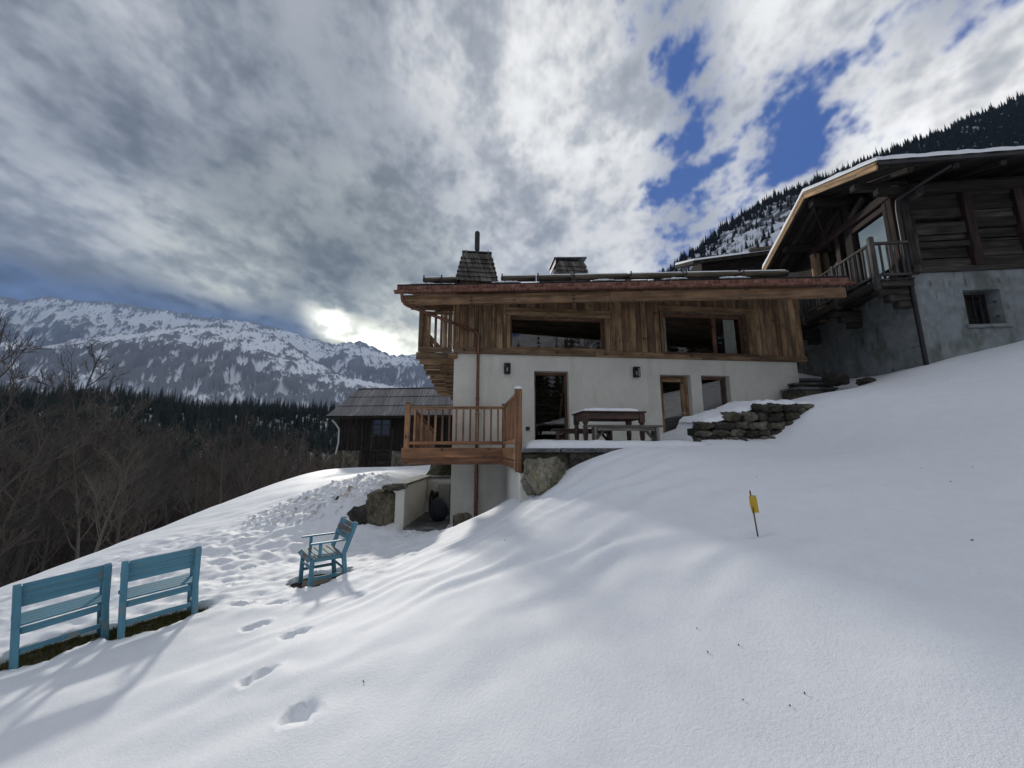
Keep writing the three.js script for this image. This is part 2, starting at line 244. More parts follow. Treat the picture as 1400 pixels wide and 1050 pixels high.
M.whitepipe = mat(lin(.6, .6, .58), TX.plaster, { bump: 0.001, roughness: 0.6 });
M.cabinet = mat(lin(.30, .295, .27), TX.plaster, { bump: 0.001, roughness: 0.6 });
M.navy = mat(lin(.018, .021, .034), TX.plaster, { bump: 0.01, roughness: 0.8 });
M.yellow = mat(lin(.62, .42, .03), TX.plaster, { bump: 0.001, roughness: 0.6 });
M.stake = mat(lin(.22, .10, .06), TX.wood);
M.bark = [lin(.08, .07, .059), lin(.112, .098, .081), lin(.062, .053, .046), lin(.11, .081, .064)].map((c) => mat(c, null, { roughness: 1 }));
M.birch = mat(lin(.30, .28, .25), TX.oldwood, { roughness: 1 });
M.needle = mat(lin(.022, .032, .024), null, { roughness: 1 });
M.soil = mat(lin(.055, .045, .032), TX.rock, { bump: 0.02, roughness: 1 });
M.grass = mat(lin(.085, .092, .022), null, { roughness: 1 });
// ------------------------------------------------------------------ the snow slope: surveyed heights, smoothly joined
const SURVEY = [
  [0, 0, -1.55], [-3, 0, -1.95], [-3.2, 2.8, -2.0], [3, 0, -.95], [6, 0, -.35], [0, -6, -2.1], [6, -6, -1.2], [-6, -6, -3.0], [12, -6, 0],
  [2.05, 3.35, -.69], [0, 3, -1.24], [0, 5, -1.02], [.45, 6.1, -.72], [.97, 6.5, -.33], [1.48, 6.6, -.12], [1.9, 6.65, 0], [2.7, 6.9, 0], [3.6, 7.1, .1], [4.4, 7.25, .1], [5.0, 7.3, .13], [5.7, 7.35, .66], [5.0, 6.6, -.02], [6.2, 7.5, .95], [4, 4, -.3], [6, 4, .25], [8, 4, .72], [8, 7, 1.2],
  [10.2, 9.0, 2.02], [12.3, 8.8, 2.52], [14, 8, 2.9], [12, 4, 1.6], [16, 2, 2.3], [18, 10, 4], [8.7, 10.8, 1.42], [8.2, 10, 1.36], [6.6, 9.6, 1.1], [5.2, 8.8, .8], [4.4, 8.4, .6], [9.4, 12, 1.75], [9.7, 10.5, 1.8],
  [2, 9, -.5], [1, 8, -.6], [.5, 9.5, -.8],
  [-2.75, 6.1, -1.9], [-4.1, 5.3, -2.09], [-5.5, 4.6, -2.28], [-1.6, 9.6, -1.85], [-2.5, 9, -1.9], [-1.6, 7.5, -1.74], [-1.0, 8, -1.46], [-.15, 8, -1.05], [.3, 7.2, -.86], [-2.2, 11.5, -1.9], [-1, 5, -1.45], [-2, 4, -1.74], [-1, 3, -1.45], [0, 8.9, -1.2], [-.6, 6.3, -1.3],
  [-7, 6, -2.35], [-8.6, 7, -2.5], [-10.2, 10.5, -2.5], [-7, 9.4, -2.0], [-3.7, 9.3, -1.86], [-3.5, 10.5, -1.1], [-3.3, 12, -.9], [-5.5, 10.7, -1.55], [-5.5, 12, -1.12], [-8, 12, -1.85], [-11.7, 16, -2.2], [-12, 20, -1.75], [-11.6, 24, -1.32], [-8, 16, -1.25], [-6, 20, -1.02], [-4, 16, -.82], [-10, 28, -1.5], [-6, 28, -1.15], [-2, 28, -.95], [-14, 28, -1.7],
  [-15, 12, -4.2], [-16, 18, -4], [-18, 24, -4], [-14, 6, -4.6], [-20, 28, -4.5], [-12, 2, -4], [-9, 0, -3], [-14, -4, -5], [2, 20, .8], [8, 20, 3.6], [14, 16, 4.5], [0, 28, 0], [10, 28, 5],
];
const tps = (() => {
  const n = SURVEY.length, m = n + 3, A = [], phi = (r2) => (r2 < 1e-12 ? 0 : 0.5 * r2 * Math.log(r2));
  for (let i = 0; i < n; i++) { const row = new Float64Array(m + 1), [x, z, h] = SURVEY[i]; for (let j = 0; j < n; j++) row[j] = phi((x - SURVEY[j][0]) ** 2 + (z - SURVEY[j][1]) ** 2); row[i] += 0.02; row[n] = 1; row[n + 1] = x; row[n + 2] = z; row[m] = h; A.push(row); }
  for (let k = 0; k < 3; k++) { const row = new Float64Array(m + 1); for (let j = 0; j < n; j++) row[j] = k ? SURVEY[j][k - 1] : 1; A.push(row); }
  for (let c = 0; c < m; c++) { let p = c; for (let r = c + 1; r < m; r++) if (Math.abs(A[r][c]) > Math.abs(A[p][c])) p = r; [A[c], A[p]] = [A[p], A[c]]; for (let r = c + 1; r < m; r++) { const f = A[r][c] / A[c][c]; if (f) for (let k = c; k <= m; k++) A[r][k] -= f * A[c][k]; } }
  const w = new Float64Array(m); for (let r = m - 1; r >= 0; r--) { let s = A[r][m]; for (let k = r + 1; k < m; k++) s -= A[r][k] * w[k]; w[r] = s / A[r][r]; }
  return (x, z) => { let s = w[n] + w[n + 1] * x + w[n + 2] * z; for (let j = 0; j < n; j++) s += w[j] * phi((x - SURVEY[j][0]) ** 2 + (z - SURVEY[j][1]) ** 2); return s; };
})();
const CREST = [[-8, -200], [-9, -10], [-10.5, 6], [-12, 16], [-14, 30], [-2, 41], [40, 60], [300, 140], [900, 260]];
function beyond(x, z) {   // signed distance past the brow of the hill, valley side positive
  let best = 1e9, sg = 1;
  for (let i = 0; i < CREST.length - 1; i++) { const [ax, az] = CREST[i], [bx, bz] = CREST[i + 1], dx = bx - ax, dz = bz - az, t = clamp(((x - ax) * dx + (z - az) * dz) / (dx * dx + dz * dz)), d = Math.hypot(x - ax - t * dx, z - az - t * dz); if (d < best) { best = d; sg = (dx * (z - az) - dz * (x - ax)) > 0 ? 1 : -1; } }
  return sg * best;
}
function farland(x, z) {
  const s = beyond(x, z), n = fbm2(x * 0.012, z * 0.012, 3);
  if (s < 0) return -2 + 0.24 * -s + n * 0.5 * sstep(0, -30, s);
  let h = -1.9 - 0.5 * s * sstep(0, 6, s) * 0.9;
  h = Math.max(h, -40) + n * 2.5 * sstep(0, 40, s);
  if (s > 150) h += 77 * sstep(150, 480, s) + 10 * fbm2(x * 0.006 + 5, z * 0.006, 3) * sstep(200, 400, s);
  return h;
}
const HOUSE = { x: -1.59, z: 10.3, a: THREE.MathUtils.degToRad(6.25) };
function toHouse(x, z) { const dx = x - HOUSE.x, dz = z - HOUSE.z, c = Math.cos(HOUSE.a), s = Math.sin(HOUSE.a); return [dx * c + dz * s, dx * s - dz * c]; }
const boxmask = (x, x0, x1, e) => sstep(x0 - e, x0 + e, x) * sstep(x1 + e, x1 - e, x);
function land(x, z) {
  const e = Math.max((-17 - x) / 6, (x - 15) / 8, (z - 28) / 8, (-4 - z) / 5), w = sstep(0, 1, e);
  let h = w >= 1 ? farland(x, z) : w <= 0 ? tps(x, z) : mix(tps(x, z), farland(x, z), w);
  if (x > -4 && x < 12 && z > 5 && z < 24) {
    const [lx, lz] = toHouse(x, z);
    h = mix(h, Math.min(h, -2.0), boxmask(lx, 0.2, 10.1, 0.12) * sstep(-0.12, -0.3, lz) * sstep(-9, -8.6, lz));           // cellar under the chalet
    h = mix(h, Math.min(h, -0.45), boxmask(x, 0.28, 3.5, 0.1) * boxmask(z, 7.02, 11.2, 0.1));                              // under the terrace
    h = mix(h, -1.9, boxmask(x, -2.63, -1.3, 0.05) * boxmask(z, 9.2, 12.02, 0.1));                                        // floor of the plaster enclosure
    h = Math.max(h, mix(h, 0.62 + 0.12 * (x - 4) + 0.1 * (z - 7.7), boxmask(x, 3.75, 5.9, 0.12) * boxmask(z, 7.68, 8.8, 0.12)));   // bank held by the stone wall
  }
  return h;
}
function hit(u, v, zmax = 60) {   // where a bearing meets the snow
  const d = at(u, v, 1); for (let Z = 0.8; Z < zmax; Z += 0.02) if (d.y * Z < land(d.x * Z, Z)) return [d.x * Z, Z]; return [d.x * zmax, zmax];
}
const CHAIRS = [   // x, Z, facing (x, Z), height of feet, roll, label
  { x: -5.24, z: 4.9, f: [-.78, .62], y: -2.24, roll: 0.10 }, { x: -4.48, z: 5.29, f: [-.71, .70], y: -2.13, roll: 0.075 }, { x: -2.94, z: 6.33, f: [-.78, -.63], y: -1.95, roll: 0.0 },
];
const PRINTS = [[410, 976, .25, .15, .06], [354, 925, .4, .12, .055], [404, 866, .4, .13, .05], [350, 855, .4, .13, .05], [382, 824, .5, .14, .05], [331, 826, .4, .12, .045], [300, 803, .4, .13, .04], [340, 776, .4, .13, .03], [306, 770, .4, .13, .03], [420, 800, .3, .12, .02], [330, 755, .4, .13, .03]].map(([u, v, l, w, d], i) => { const [x, z] = hit(u, v); return { x, z, l: 0.13 + (l - .4) * .2, w: w * 0.62, d, a: [.2, .9, .2, .7, .3, .5, .8, .4, .6, .2, .5][i] }; });
const STAKE = hit(1038, 729);
function pit(x, z) {   // melted hollows under the chairs
  let m = 0; for (const c of CHAIRS) { const dx = x - c.x, dz = z - c.z, L = Math.hypot(...c.f), fx = c.f[0] / L, fz = c.f[1] / L, a = dx * fz - dz * fx, b = dx * fx + dz * fz; const r = Math.hypot(a / 0.47, (b + 0.0) / 0.40) + 0.10 * n2(x * 4, z * 4); m = Math.max(m, sstep(1.12, 0.92, r)); } return m;
}
function snowH(x, z) {
  let h = land(x, z); const near = sstep(24, 12, Math.hypot(x, z - 4));
  if (near <= 0) return h + fbm2(x * 0.2, z * 0.2, 3) * 0.12;
  const onDeck = x > -1.7 && z > 8.2 ? 0 : 1;
  // wind drifts across the slope between chair and stake
  const dr = (x * -0.35 + z * 0.94), al = x * 0.94 + z * 0.35, dm = sstep(-3.6, -0.6, x) * sstep(3.6, 1.2, x) * sstep(2.2, 3.8, z) * sstep(7.2, 6.0, z);
  h += dm * 0.024 * Math.sin(dr * 13.0 + 1.5 * fbm2(al * 0.5, dr * 0.6, 2) * 3) * (0.6 + 0.5 * n2(al * 0.45, dr * 0.7 + 9));
  h += near * (mix(0.04, 0.018, sstep(-2, 1, x)) * fbm2(x * 0.5, z * 0.7, 2) + 0.004 * fbm2(x * 2.6 + 4, z * 3.2, 3));
  // trodden flat below the house and churned bank
  const fl = sstep(-0.8, -2.0, x) * sstep(5.0, 6.4, z + x * -0.15) * sstep(-12, -8, x) * sstep(10.6, 9.6, z) * (1 - boxmask(x, -2.9, -1.2, .1) * sstep(9.2, 9.5, z));
  h += fl * (0.05 * fbm2(x * 1.7, z * 1.9 + 7, 3) + 0.008 * n2(x * 4.6, z * 4.6));
  const ch = churn(x, z); h += ch * (0.16 * fbm2(x * 3.1, z * 2.3, 3));
  for (const p of PRINTS) { const dx = x - p.x, dz = z - p.z; if (dx * dx + dz * dz > 0.2) continue; const c = Math.cos(p.a), s = Math.sin(p.a), r = Math.hypot((dx * c + dz * s) / p.l, (-dx * s + dz * c) / p.w) + 0.12 * n2(x * 9, z * 9); h -= p.d * 1.2 * sstep(1.06, 0.84, r); h += p.d * 0.18 * sstep(0.98, 1.15, r) * sstep(1.5, 1.15, r); }
  { const dx = x - STAKE[0] + 0.06, dz = z - STAKE[1] - 0.03, r = Math.hypot(dx / 0.2, dz / 0.09); h -= 0.09 * sstep(1.2, 0.2, r); }
  const pt = pit(x, z); h -= 0.36 * pt;
  return h;
}
function churn(x, z) { return sstep(2.0, 0.6, Math.hypot((x + 5.3) / 1.25, (z - 11.2) / 0.95)) * (0.45 + 0.55 * sstep(-0.2, 0.3, n2(x * 0.9, z * 0.9))); }
function axis(lo, f0, f1, hi, d, grow, cap) { const a = []; for (let x = f0; x <= f1; x += d) a.push(x); let s = d, x = a[a.length - 1]; while (x < hi) { s = Math.min(cap, s * grow); x += s; a.push(x); } s = d; x = f0; while (x > lo) { s = Math.min(cap, s * grow); x -= s; a.unshift(x); } return a; }
{
  const xs = axis(-900, -7.6, 7.0, 900, 0.05, 1.05, 14), zs = axis(-160, 1.3, 11.2, 900, 0.05, 1.05, 14), nx = xs.length, nz = zs.length;
  const P = new Float32Array(nx * nz * 3), U = new Float32Array(nx * nz * 2), C = new Float32Array(nx * nz * 3), I = new Uint32Array((nx - 1) * (nz - 1) * 6);
  for (let j = 0, k = 0; j < nz; j++) for (let i = 0; i < nx; i++, k++) {
    const x = xs[i], z = zs[j]; P[k * 3] = x; P[k * 3 + 1] = snowH(x, z); P[k * 3 + 2] = -z; U[k * 2] = x; U[k * 2 + 1] = z;
    let r = 1, g = 1, b = 1;
    if (x > -9 && x < -2 && z > 8.5 && z < 13.5) { const d = sstep(0.16, 0.42, n2(x * 1.9 + 3, z * 1.7) * 0.6 + fbm2(x * 5, z * 5, 3) * 0.6) * churn(x, z); r = mix(1, 0.42, d); g = mix(1, 0.35, d); b = mix(1, 0.27, d); }
    C[k * 3] = r; C[k * 3 + 1] = g; C[k * 3 + 2] = b;
  }
  for (let j = 0, q = 0; j < nz - 1; j++) for (let i = 0; i < nx - 1; i++) { const a = j * nx + i, b = a + 1, c = a + nx, d = c + 1; I[q++] = a; I[q++] = b; I[q++] = c; I[q++] = b; I[q++] = d; I[q++] = c; }
  const g = new THREE.BufferGeometry(); g.setAttribute('position', new THREE.BufferAttribute(P, 3)); g.setAttribute('uv', new THREE.BufferAttribute(U, 2)); g.setAttribute('color', new THREE.BufferAttribute(C, 3)); g.setIndex(new THREE.BufferAttribute(I, 1)); g.computeVertexNormals();
  M.ground = M.snow.clone(); M.ground.vertexColors = true;
  structure('snow_ground', g, M.ground, 'snow covered hillside falling away to a wooded valley', 'snow ground');
}
// bare turf in the melted hollows
const turfY = (c, x, z) => c.y - 0.08 + 0.02 * n2(x * 5, z * 5) + (x - c.x) * 0.12;
{
  const tops = [], soil = [], rg = rng(31);
  for (const [ci, c] of CHAIRS.entries()) {
    const g = new THREE.CircleGeometry(0.62, 40, 0, Math.PI * 2); g.rotateX(-Math.PI / 2); const p = g.attributes.position;
    for (let i = 0; i < p.count; i++) { const x = p.getX(i) + c.x, z = -p.getZ(i) + c.z; p.setXYZ(i, x, turfY(c, x, z), -z); g.attributes.uv.setXY(i, x, z); }
    g.computeVertexNormals(); soil.push(g);
    if (ci < 2) for (let i = 0; i < 5200; i++) { const r = Math.sqrt(rg()) * 0.58, t = rg() * 6.28, x = c.x + r * Math.cos(t), z = c.z + r * Math.sin(t); if (pit(x, z) < 0.4) continue; const y = turfY(c, x, z), h = 0.02 + rg() * 0.045, a = rg() * 6.28, lx = (rg() - 0.5) * 0.05, lz = (rg() - 0.5) * 0.05; tops.push([x, y, -z, h, a, lx, lz, rg()]); }
  }
  const so = mesh('turf_soil', mergeGeometries(soil), M.soil, scene); so.userData = { kind: 'structure' };
  const P = [], C = []; for (const [x, y, z, h, a, lx, lz, k] of tops) { const w = 0.0035, cx = Math.cos(a) * w, cz = Math.sin(a) * w; P.push(x - cx, y - .005, z - cz, x + cx, y - .005, z + cz, x + lx, y + h, z + lz); const q = 0.6 + k * 0.9, br = k > 0.75 ? 1.5 : 1; for (let i = 0; i < 3; i++) C.push(q * br, q, q); }
  const g = new THREE.BufferGeometry(); g.setAttribute('position', new THREE.Float32BufferAttribute(P, 3)); g.setAttribute('color', new THREE.Float32BufferAttribute(C, 3)); g.computeVertexNormals();
  const gm = M.grass.clone(); gm.vertexColors = true; gm.side = THREE.DoubleSide; const m = mesh('grass', g, gm, scene); tag(m, 'olive green turf in the melted hollow under the paired blue chairs', 'grass', null, 'stuff');
}

// ------------------------------------------------------------------ far ranges
function range(name, label, Zc, depth, back, step, crest, amp, rockBias, seed, lowTrees) {
  const pts = crest.map(([u, v]) => { const p = at(u, v, Zc); return [p.x, p.y]; });
  const H = (x) => { if (x <= pts[0][0]) return pts[0][1]; for (let i = 1; i < pts.length; i++) if (x <= pts[i][0]) { const t = (x - pts[i - 1][0]) / (pts[i][0] - pts[i - 1][0]); return mix(pts[i - 1][1], pts[i][1], t * 0.6 + 0.4 * t * t * (3 - 2 * t)); } return pts[pts.length - 1][1]; };
  const x0 = pts[0][0], x1 = pts[pts.length - 1][0], nx = Math.round((x1 - x0) / step) + 1, nz = Math.round((depth + back) / step) + 1, S = Zc / 4500;
  const hgt = (x, z) => {
    const t = (Zc - z) / depth, c = H(x + 60 * S * n2(z * 0.003 / S, seed));
    let h = t >= 0 ? c * (1 - Math.pow(t, 0.85)) : c * (1 + t * 1.6);
    const m = Math.sin(clamp(t + 0.02, 0, 1) * Math.PI), q = 0.0011 / S, rid = 1 - Math.abs(fbm2((x + z * 0.4) * q * 1.25 + seed, (z - x * 0.25) * q * 0.9, 6)) * 2.2;
    h += amp * S * (rid - 0.45) * (0.25 + 0.9 * m) * clamp(0.1 + t * 2.6, 0.05, 1) + 0.10 * amp * S * fbm2(x * q * 9, z * q * 9 + seed, 4);
    return h - 30;
  };
  const P = new Float32Array(nx * nz * 3), C = new Float32Array(nx * nz * 3), I = [], hs = new Float32Array(nx * nz);
  for (let j = 0, k = 0; j < nz; j++) for (let i = 0; i < nx; i++, k++) { const x = x0 + i * step, z = Zc - depth + j * step; hs[k] = hgt(x, z); P[k * 3] = x; P[k * 3 + 1] = hs[k]; P[k * 3 + 2] = -z; }
  for (let j = 0, k = 0; j < nz; j++) for (let i = 0; i < nx; i++, k++) {
    const x = P[k * 3], z = -P[k * 3 + 2], gx = (hs[j * nx + Math.min(nx - 1, i + 1)] - hs[j * nx + Math.max(0, i - 1)]) / (2 * step), gz = (hs[Math.min(nz - 1, j + 1) * nx + i] - hs[Math.max(0, j - 1) * nx + i]) / (2 * step);
    const q = 0.011 / S, sp = fbm2((x * 0.8 + hs[k] * 1.3) * q * 2.6, (hs[k] * 0.9 - x * 0.5) * q * 1.3 + seed, 5), pa = fbm2(x * q * 0.14, hs[k] * q * 0.3 + 3 * seed, 3), ho = fbm2(x * q * 0.6 + 8, hs[k] * q * 4.5 + x * q * 0.9, 4);
    const K = 5, cv = (hs[k] - 0.25 * (hs[j * nx + Math.min(nx - 1, i + K)] + hs[j * nx + Math.max(0, i - K)] + hs[Math.min(nz - 1, j + K) * nx + i] + hs[Math.max(0, j - K) * nx + i])) / (step * K);   // ribs stand out, gullies hold snow
    const rock = sstep(0.02, 0.17, cv * 1.5 + sp * 0.72 + ho * 0.5 + pa * 0.85 + (Math.abs(gx) * 0.55 - 0.22) + rockBias - 0.22 * sstep(0.75, 0.2, hs[k] / H(x))) * 0.88;
    let r = mix(0.93, 0.12, rock), g = mix(0.94, 0.12, rock), b = mix(0.95, 0.125, rock);
    if (lowTrees) { const el = hs[k] / H(x), f = sstep(lowTrees, lowTrees - 0.16, el + 0.16 * pa + 0.06 * sp) * sstep(-0.28, 0.10, fbm2(x * q * 2.4, z * q * 0.9 + 40, 4)); r = mix(r, 0.035, f); g = mix(g, 0.045, f); b = mix(b, 0.05, f); }
    C[k * 3] = r; C[k * 3 + 1] = g; C[k * 3 + 2] = b;
  }
  for (let j = 0; j < nz - 1; j++) for (let i = 0; i < nx - 1; i++) { const a = j * nx + i, b = a + 1, c = a + nx, d = c + 1; I.push(a, b, c, b, d, c); }
  const g = new THREE.BufferGeometry(); g.setAttribute('position', new THREE.BufferAttribute(P, 3)); g.setAttribute('color', new THREE.BufferAttribute(C, 3)); g.setIndex(I); g.computeVertexNormals();
  structure(name, g, M.mountain, label, 'mountain');
}
M.mountain = new THREE.MeshStandardMaterial({ color: lin(1, 1, 1), vertexColors: true, roughness: 0.95 });
range('mountain', 'far blue snow peaks under the cloud bank', 8600, 3600, 500, 26, [[-260, 402], [-120, 398], [-40, 406], [0, 401], [30, 408], [62, 402], [110, 409], [160, 411], [220, 420], [270, 430], [330, 436], [380, 446], [430, 462], [462, 468], [480, 466], [494, 464], [508, 470], [520, 478], [535, 484], [560, 483], [600, 480], [660, 476], [740, 486]], 300, -0.22, 3, 0);
range('mountain', 'rocky snow covered ridge dropping towards the barn roof', 4600, 2500, 300, 15, [[-260, 462], [-120, 470], [-40, 468], [0, 462], [60, 470], [120, 458], [180, 452], [230, 446], [262, 440], [285, 444], [305, 441], [330, 449], [350, 447], [380, 457], [396, 463], [412, 475], [432, 489], [455, 502], [480, 511], [510, 519], [540, 524], [580, 530], [640, 540]], 280, -0.22, 9, 0.2);
// ------------------------------------------------------------------ the chalet
const pick = (a) => a[Math.floor(R() * a.length)];
function paneWindow(parent, name, x0, x1, y0, y1, z, frameMat, fw, fd = 0.07) {   // frame bars + pane, returns the part
  const w = part(name, parent);
  box('frame', frameMat, w, x0, x0 + fw, y0, y1, z - fd, z); box('frame', frameMat, w, x1 - fw, x1, y0, y1, z - fd, z);
  box('frame', frameMat, w, x0 + fw, x1 - fw, y1 - fw, y1, z - fd, z - 0.003); box('frame', frameMat, w, x0 + fw, x1 - fw, y0, y0 + fw, z - fd, z - 0.003);
  const g = new THREE.PlaneGeometry(x1 - x0 - 2 * fw, y1 - y0 - 2 * fw); const p = mesh('pane', g, M.glass, w); p.position.set((x0 + x1) / 2, (y0 + y1) / 2, z - fd * 0.55); return w;
}
function curtainGeo(w, h, folds) { const g = new THREE.PlaneGeometry(w, h, folds * 8, 6), p = g.attributes.position; for (let i = 0; i < p.count; i++) { const t = (p.getX(i) / w + 0.5) * folds * Math.PI * 2; p.setZ(i, 0.022 * Math.sin(t) + 0.008 * Math.sin(t * 2.3 + p.getY(i) * 2)); } g.computeVertexNormals(); return g; }
{
  const C = thing('chalet', 'two storey chalet with white plaster ground floor, plank upper floor and copper gutter', 'house', [HOUSE.x, 0, -HOUSE.z], HOUSE.a);
  // ground floor plaster
  const D1 = [2.22, 3.2, 0.0, 2.14], D2 = [5.9, 6.84, 0.0, 2.11], W3 = [7.17, 8.06, 0.85, 2.11];
  mesh('plaster_wall', wall(0, 10.3, -2.6, 2.6, [D1, D2, W3], 0.4), M.plaster, C);
  const lside = mesh('plaster_wall', wall(0.402, 8.6, -2.6, 2.6, [], 0.4), M.plaster, C); lside.geometry.rotateY(Math.PI / 2); lside.geometry.translate(0.4, 0, 0);
  const rside = mesh('plaster_wall', wall(0.402, 8.6, -2.6, 2.6, [], 0.4), M.plaster, C); rside.geometry.rotateY(Math.PI / 2); rside.geometry.translate(10.3, 0, 0);
  box('back_wall', M.plaster, C, 0.0, 10.3, -2.6, 6.2, -9.0, -8.62);
  // floors and partitions inside
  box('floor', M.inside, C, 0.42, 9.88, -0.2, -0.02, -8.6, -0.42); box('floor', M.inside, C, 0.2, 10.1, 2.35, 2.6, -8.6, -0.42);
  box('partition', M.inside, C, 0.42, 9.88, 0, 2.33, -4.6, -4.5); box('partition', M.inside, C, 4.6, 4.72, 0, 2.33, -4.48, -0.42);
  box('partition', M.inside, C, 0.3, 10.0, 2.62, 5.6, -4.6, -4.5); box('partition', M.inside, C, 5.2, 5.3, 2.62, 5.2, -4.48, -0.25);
  // upper wall behind the planks
  const A = [1.54, 4.3, 2.79, 3.72], B = [6.08, 8.74, 2.76, 4.02];
  const roofY = (lx, lz) => 4.0 + 0.3365 * ((lx + 1.43) * 0.154 - (lz - 0.75) * 0.988);   // underside of the roof over a point of the plan
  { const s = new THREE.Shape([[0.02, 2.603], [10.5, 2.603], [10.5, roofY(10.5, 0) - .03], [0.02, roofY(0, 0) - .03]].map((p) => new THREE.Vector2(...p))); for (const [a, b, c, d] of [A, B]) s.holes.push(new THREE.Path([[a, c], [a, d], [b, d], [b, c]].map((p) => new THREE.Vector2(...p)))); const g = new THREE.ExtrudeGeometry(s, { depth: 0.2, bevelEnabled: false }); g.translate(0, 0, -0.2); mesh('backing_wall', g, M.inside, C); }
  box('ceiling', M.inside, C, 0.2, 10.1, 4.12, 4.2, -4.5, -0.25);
  for (const lx of [0.02, 10.3]) { const P = (z, y) => [lx, y, z], Q = (z, y) => [lx + 0.2, y, z], pl = [[-0.205, 2.603], [-8.6, 2.603], [-8.6, 5.4], [-7, roofY(lx, -7) - .05], [-0.205, roofY(lx, -0.205) - .05]]; mesh('backing_wall', prism(pl.map((p) => P(...p)), pl.map((p) => Q(...p))), M.beam, C); }
  // belt timbers
  box('belt_beam', M.beam, C, -0.02, 3.98, 2.575, 2.74, 0.002, 0.085); box('belt_beam', M.trim, C, 3.985, 7.2, 2.575, 2.74, 0.002, 0.088); box('belt_beam', M.beam, C, 7.205, 10.6, 2.575, 2.74, 0.002, 0.084);
  // planks, one by one; leave out the windows
  let x = 0.0, last = -1;
  while (x < 10.53) {
    let w = rr(0.11, 0.24); if (x + w > 10.46) w = 10.58 - x; let k = Math.floor(R() * M.planks.length); if (k === last) k = (k + 1) % M.planks.length; last = k;
    const t = rr(0.028, 0.045), c = x + w / 2; let y0 = 2.742;
    const inA = x + w > 1.44 && x < 4.44, inB = x + w > 6.0 && x < 9.02;
    const cut = (a, b) => { if (b - a > 0.05) box('plank', M.planks[k], C, a + 0.004, b - 0.004, y0, roofY((a + b) / 2, 0.02) - 0.035, 0.003, t, 0.007); };
    if (inA) { if (x < 1.44) { cut(x, 1.44); } if (x + w > 4.44) { const x1 = x + w; cut(4.44, x1); } y0 = 3.955; cut(Math.max(x, 1.44), Math.min(x + w, 4.44)); }
    else if (inB) { if (x < 6.0) cut(x, 6.0); if (x + w > 9.02) cut(9.02, x + w); y0 = 4.205; cut(Math.max(x, 6.0), Math.min(x + w, 9.02)); }
    else cut(x, x + w);
    x += w;
  }
  box('corner_post', M.trim, C, -0.055, -0.003, 2.742, 4.26, -0.3, 0.05);
  // large fixed window
  { const W = part('window', C); const y0 = 2.742;
    box('casing', M.trim, W, 1.44, 1.545, y0, 3.72, 0.003, 0.075); box('casing', M.trim, W, 4.295, 4.44, y0, 3.72, 0.003, 0.075);
    box('casing', M.trim, W, 1.40, 4.48, 3.723, 3.83, 0.003, 0.095); box('casing', M.trim, W, 1.40, 4.48, 3.834, 3.95, 0.003, 0.07);
    box('sill', M.trim, W, 1.548, 4.292, 2.745, 2.80, -0.1, 0.06);
    for (const [a, b, c, d] of [[1.55, 1.61, 2.803, 3.72], [4.23, 4.29, 2.803, 3.72], [1.613, 4.227, 3.66, 3.72], [1.613, 4.227, 2.803, 2.85]]) box('frame', M.trimDark, W, a, b, c, d, -0.16, -0.09);
    const p = mesh('pane', new THREE.PlaneGeometry(2.62, 0.82), M.glass, W); p.position.set(2.92, 3.25, -0.125); }
  // bedroom window with mullion and curtains
  { const W = part('window', C);
    box('casing', M.trim, W, 6.0, 6.085, 2.742, 4.02, 0.003, 0.075); box('casing', M.trim, W, 8.74, 9.02, 2.742, 4.02, 0.003, 0.075); box('casing', M.trim, W, 5.96, 9.06, 4.023, 4.2, 0.003, 0.09);
    box('sill', M.trimDark, W, 6.02, 9.0, 2.70, 2.758, -0.06, 0.14);
    for (const [a, b, c, d] of [[6.09, 6.15, 2.77, 4.01], [8.66, 8.735, 2.77, 4.01], [6.153, 8.657, 3.93, 4.01], [6.153, 8.657, 2.77, 2.83], [7.74, 7.86, 2.833, 3.927]]) box('frame', M.trimDark, W, a, b, c, d, -0.2, -0.13);
    for (const [a, b] of [[6.153, 7.737], [7.863, 8.657]]) { const p = mesh('pane', new THREE.PlaneGeometry(b - a, 1.09), M.glass, W); p.position.set((a + b) / 2, 3.38, -0.165); }
    const c1 = mesh('curtain', curtainGeo(0.22, 1.2, 3), M.curtain, W); c1.position.set(6.24, 3.36, -0.3); const c2 = mesh('curtain', curtainGeo(0.38, 1.2, 5), M.curtain, W); c2.position.set(8.42, 3.36, -0.3); }
  // doors
  { const d = part('door', C); const z = -0.2; 
    box('frame', M.trimDark, d, 2.223, 2.29, 0.0, 2.137, z - 0.08, z); box('frame', M.trimDark, d, 3.13, 3.197, 0.0, 2.137, z - 0.08, z); box('frame', M.trimDark, d, 2.293, 3.127, 2.06, 2.137, z - 0.08, z - 0.003);
    const p = mesh('pane', new THREE.PlaneGeometry(0.834, 1.95), M.glass, d); p.position.set(2.71, 1.08, z - 0.05); box('threshold', M.slab, d, 2.293, 3.127, 0.0, 0.1, z - 0.08, z); }
  { const d = part('door', C); const z = -0.17;
    box('frame', M.trim, d, 5.903, 5.985, 0.0, 2.107, z - 0.09, z); box('frame', M.trim, d, 6.755, 6.837, 0.0, 2.107, z - 0.09, z); box('frame', M.trim, d, 5.988, 6.752, 2.03, 2.107, z - 0.09, z - 0.003);
    box('stile', M.trim, d, 5.99, 6.07, 0.02, 2.02, z - 0.075, z - 0.015); box('stile', M.trim, d, 6.63, 6.75, 0.02, 2.02, z - 0.075, z - 0.015); box('rail', M.trim, d, 6.073, 6.627, 1.93, 2.02, z - 0.074, z - 0.016); box('rail', M.trim, d, 6.073, 6.627, 0.02, 0.2, z - 0.074, z - 0.016);
    const p = mesh('pane', new THREE.PlaneGeometry(0.554, 1.73), M.glass, d); p.position.set(6.35, 1.065, z - 0.045);
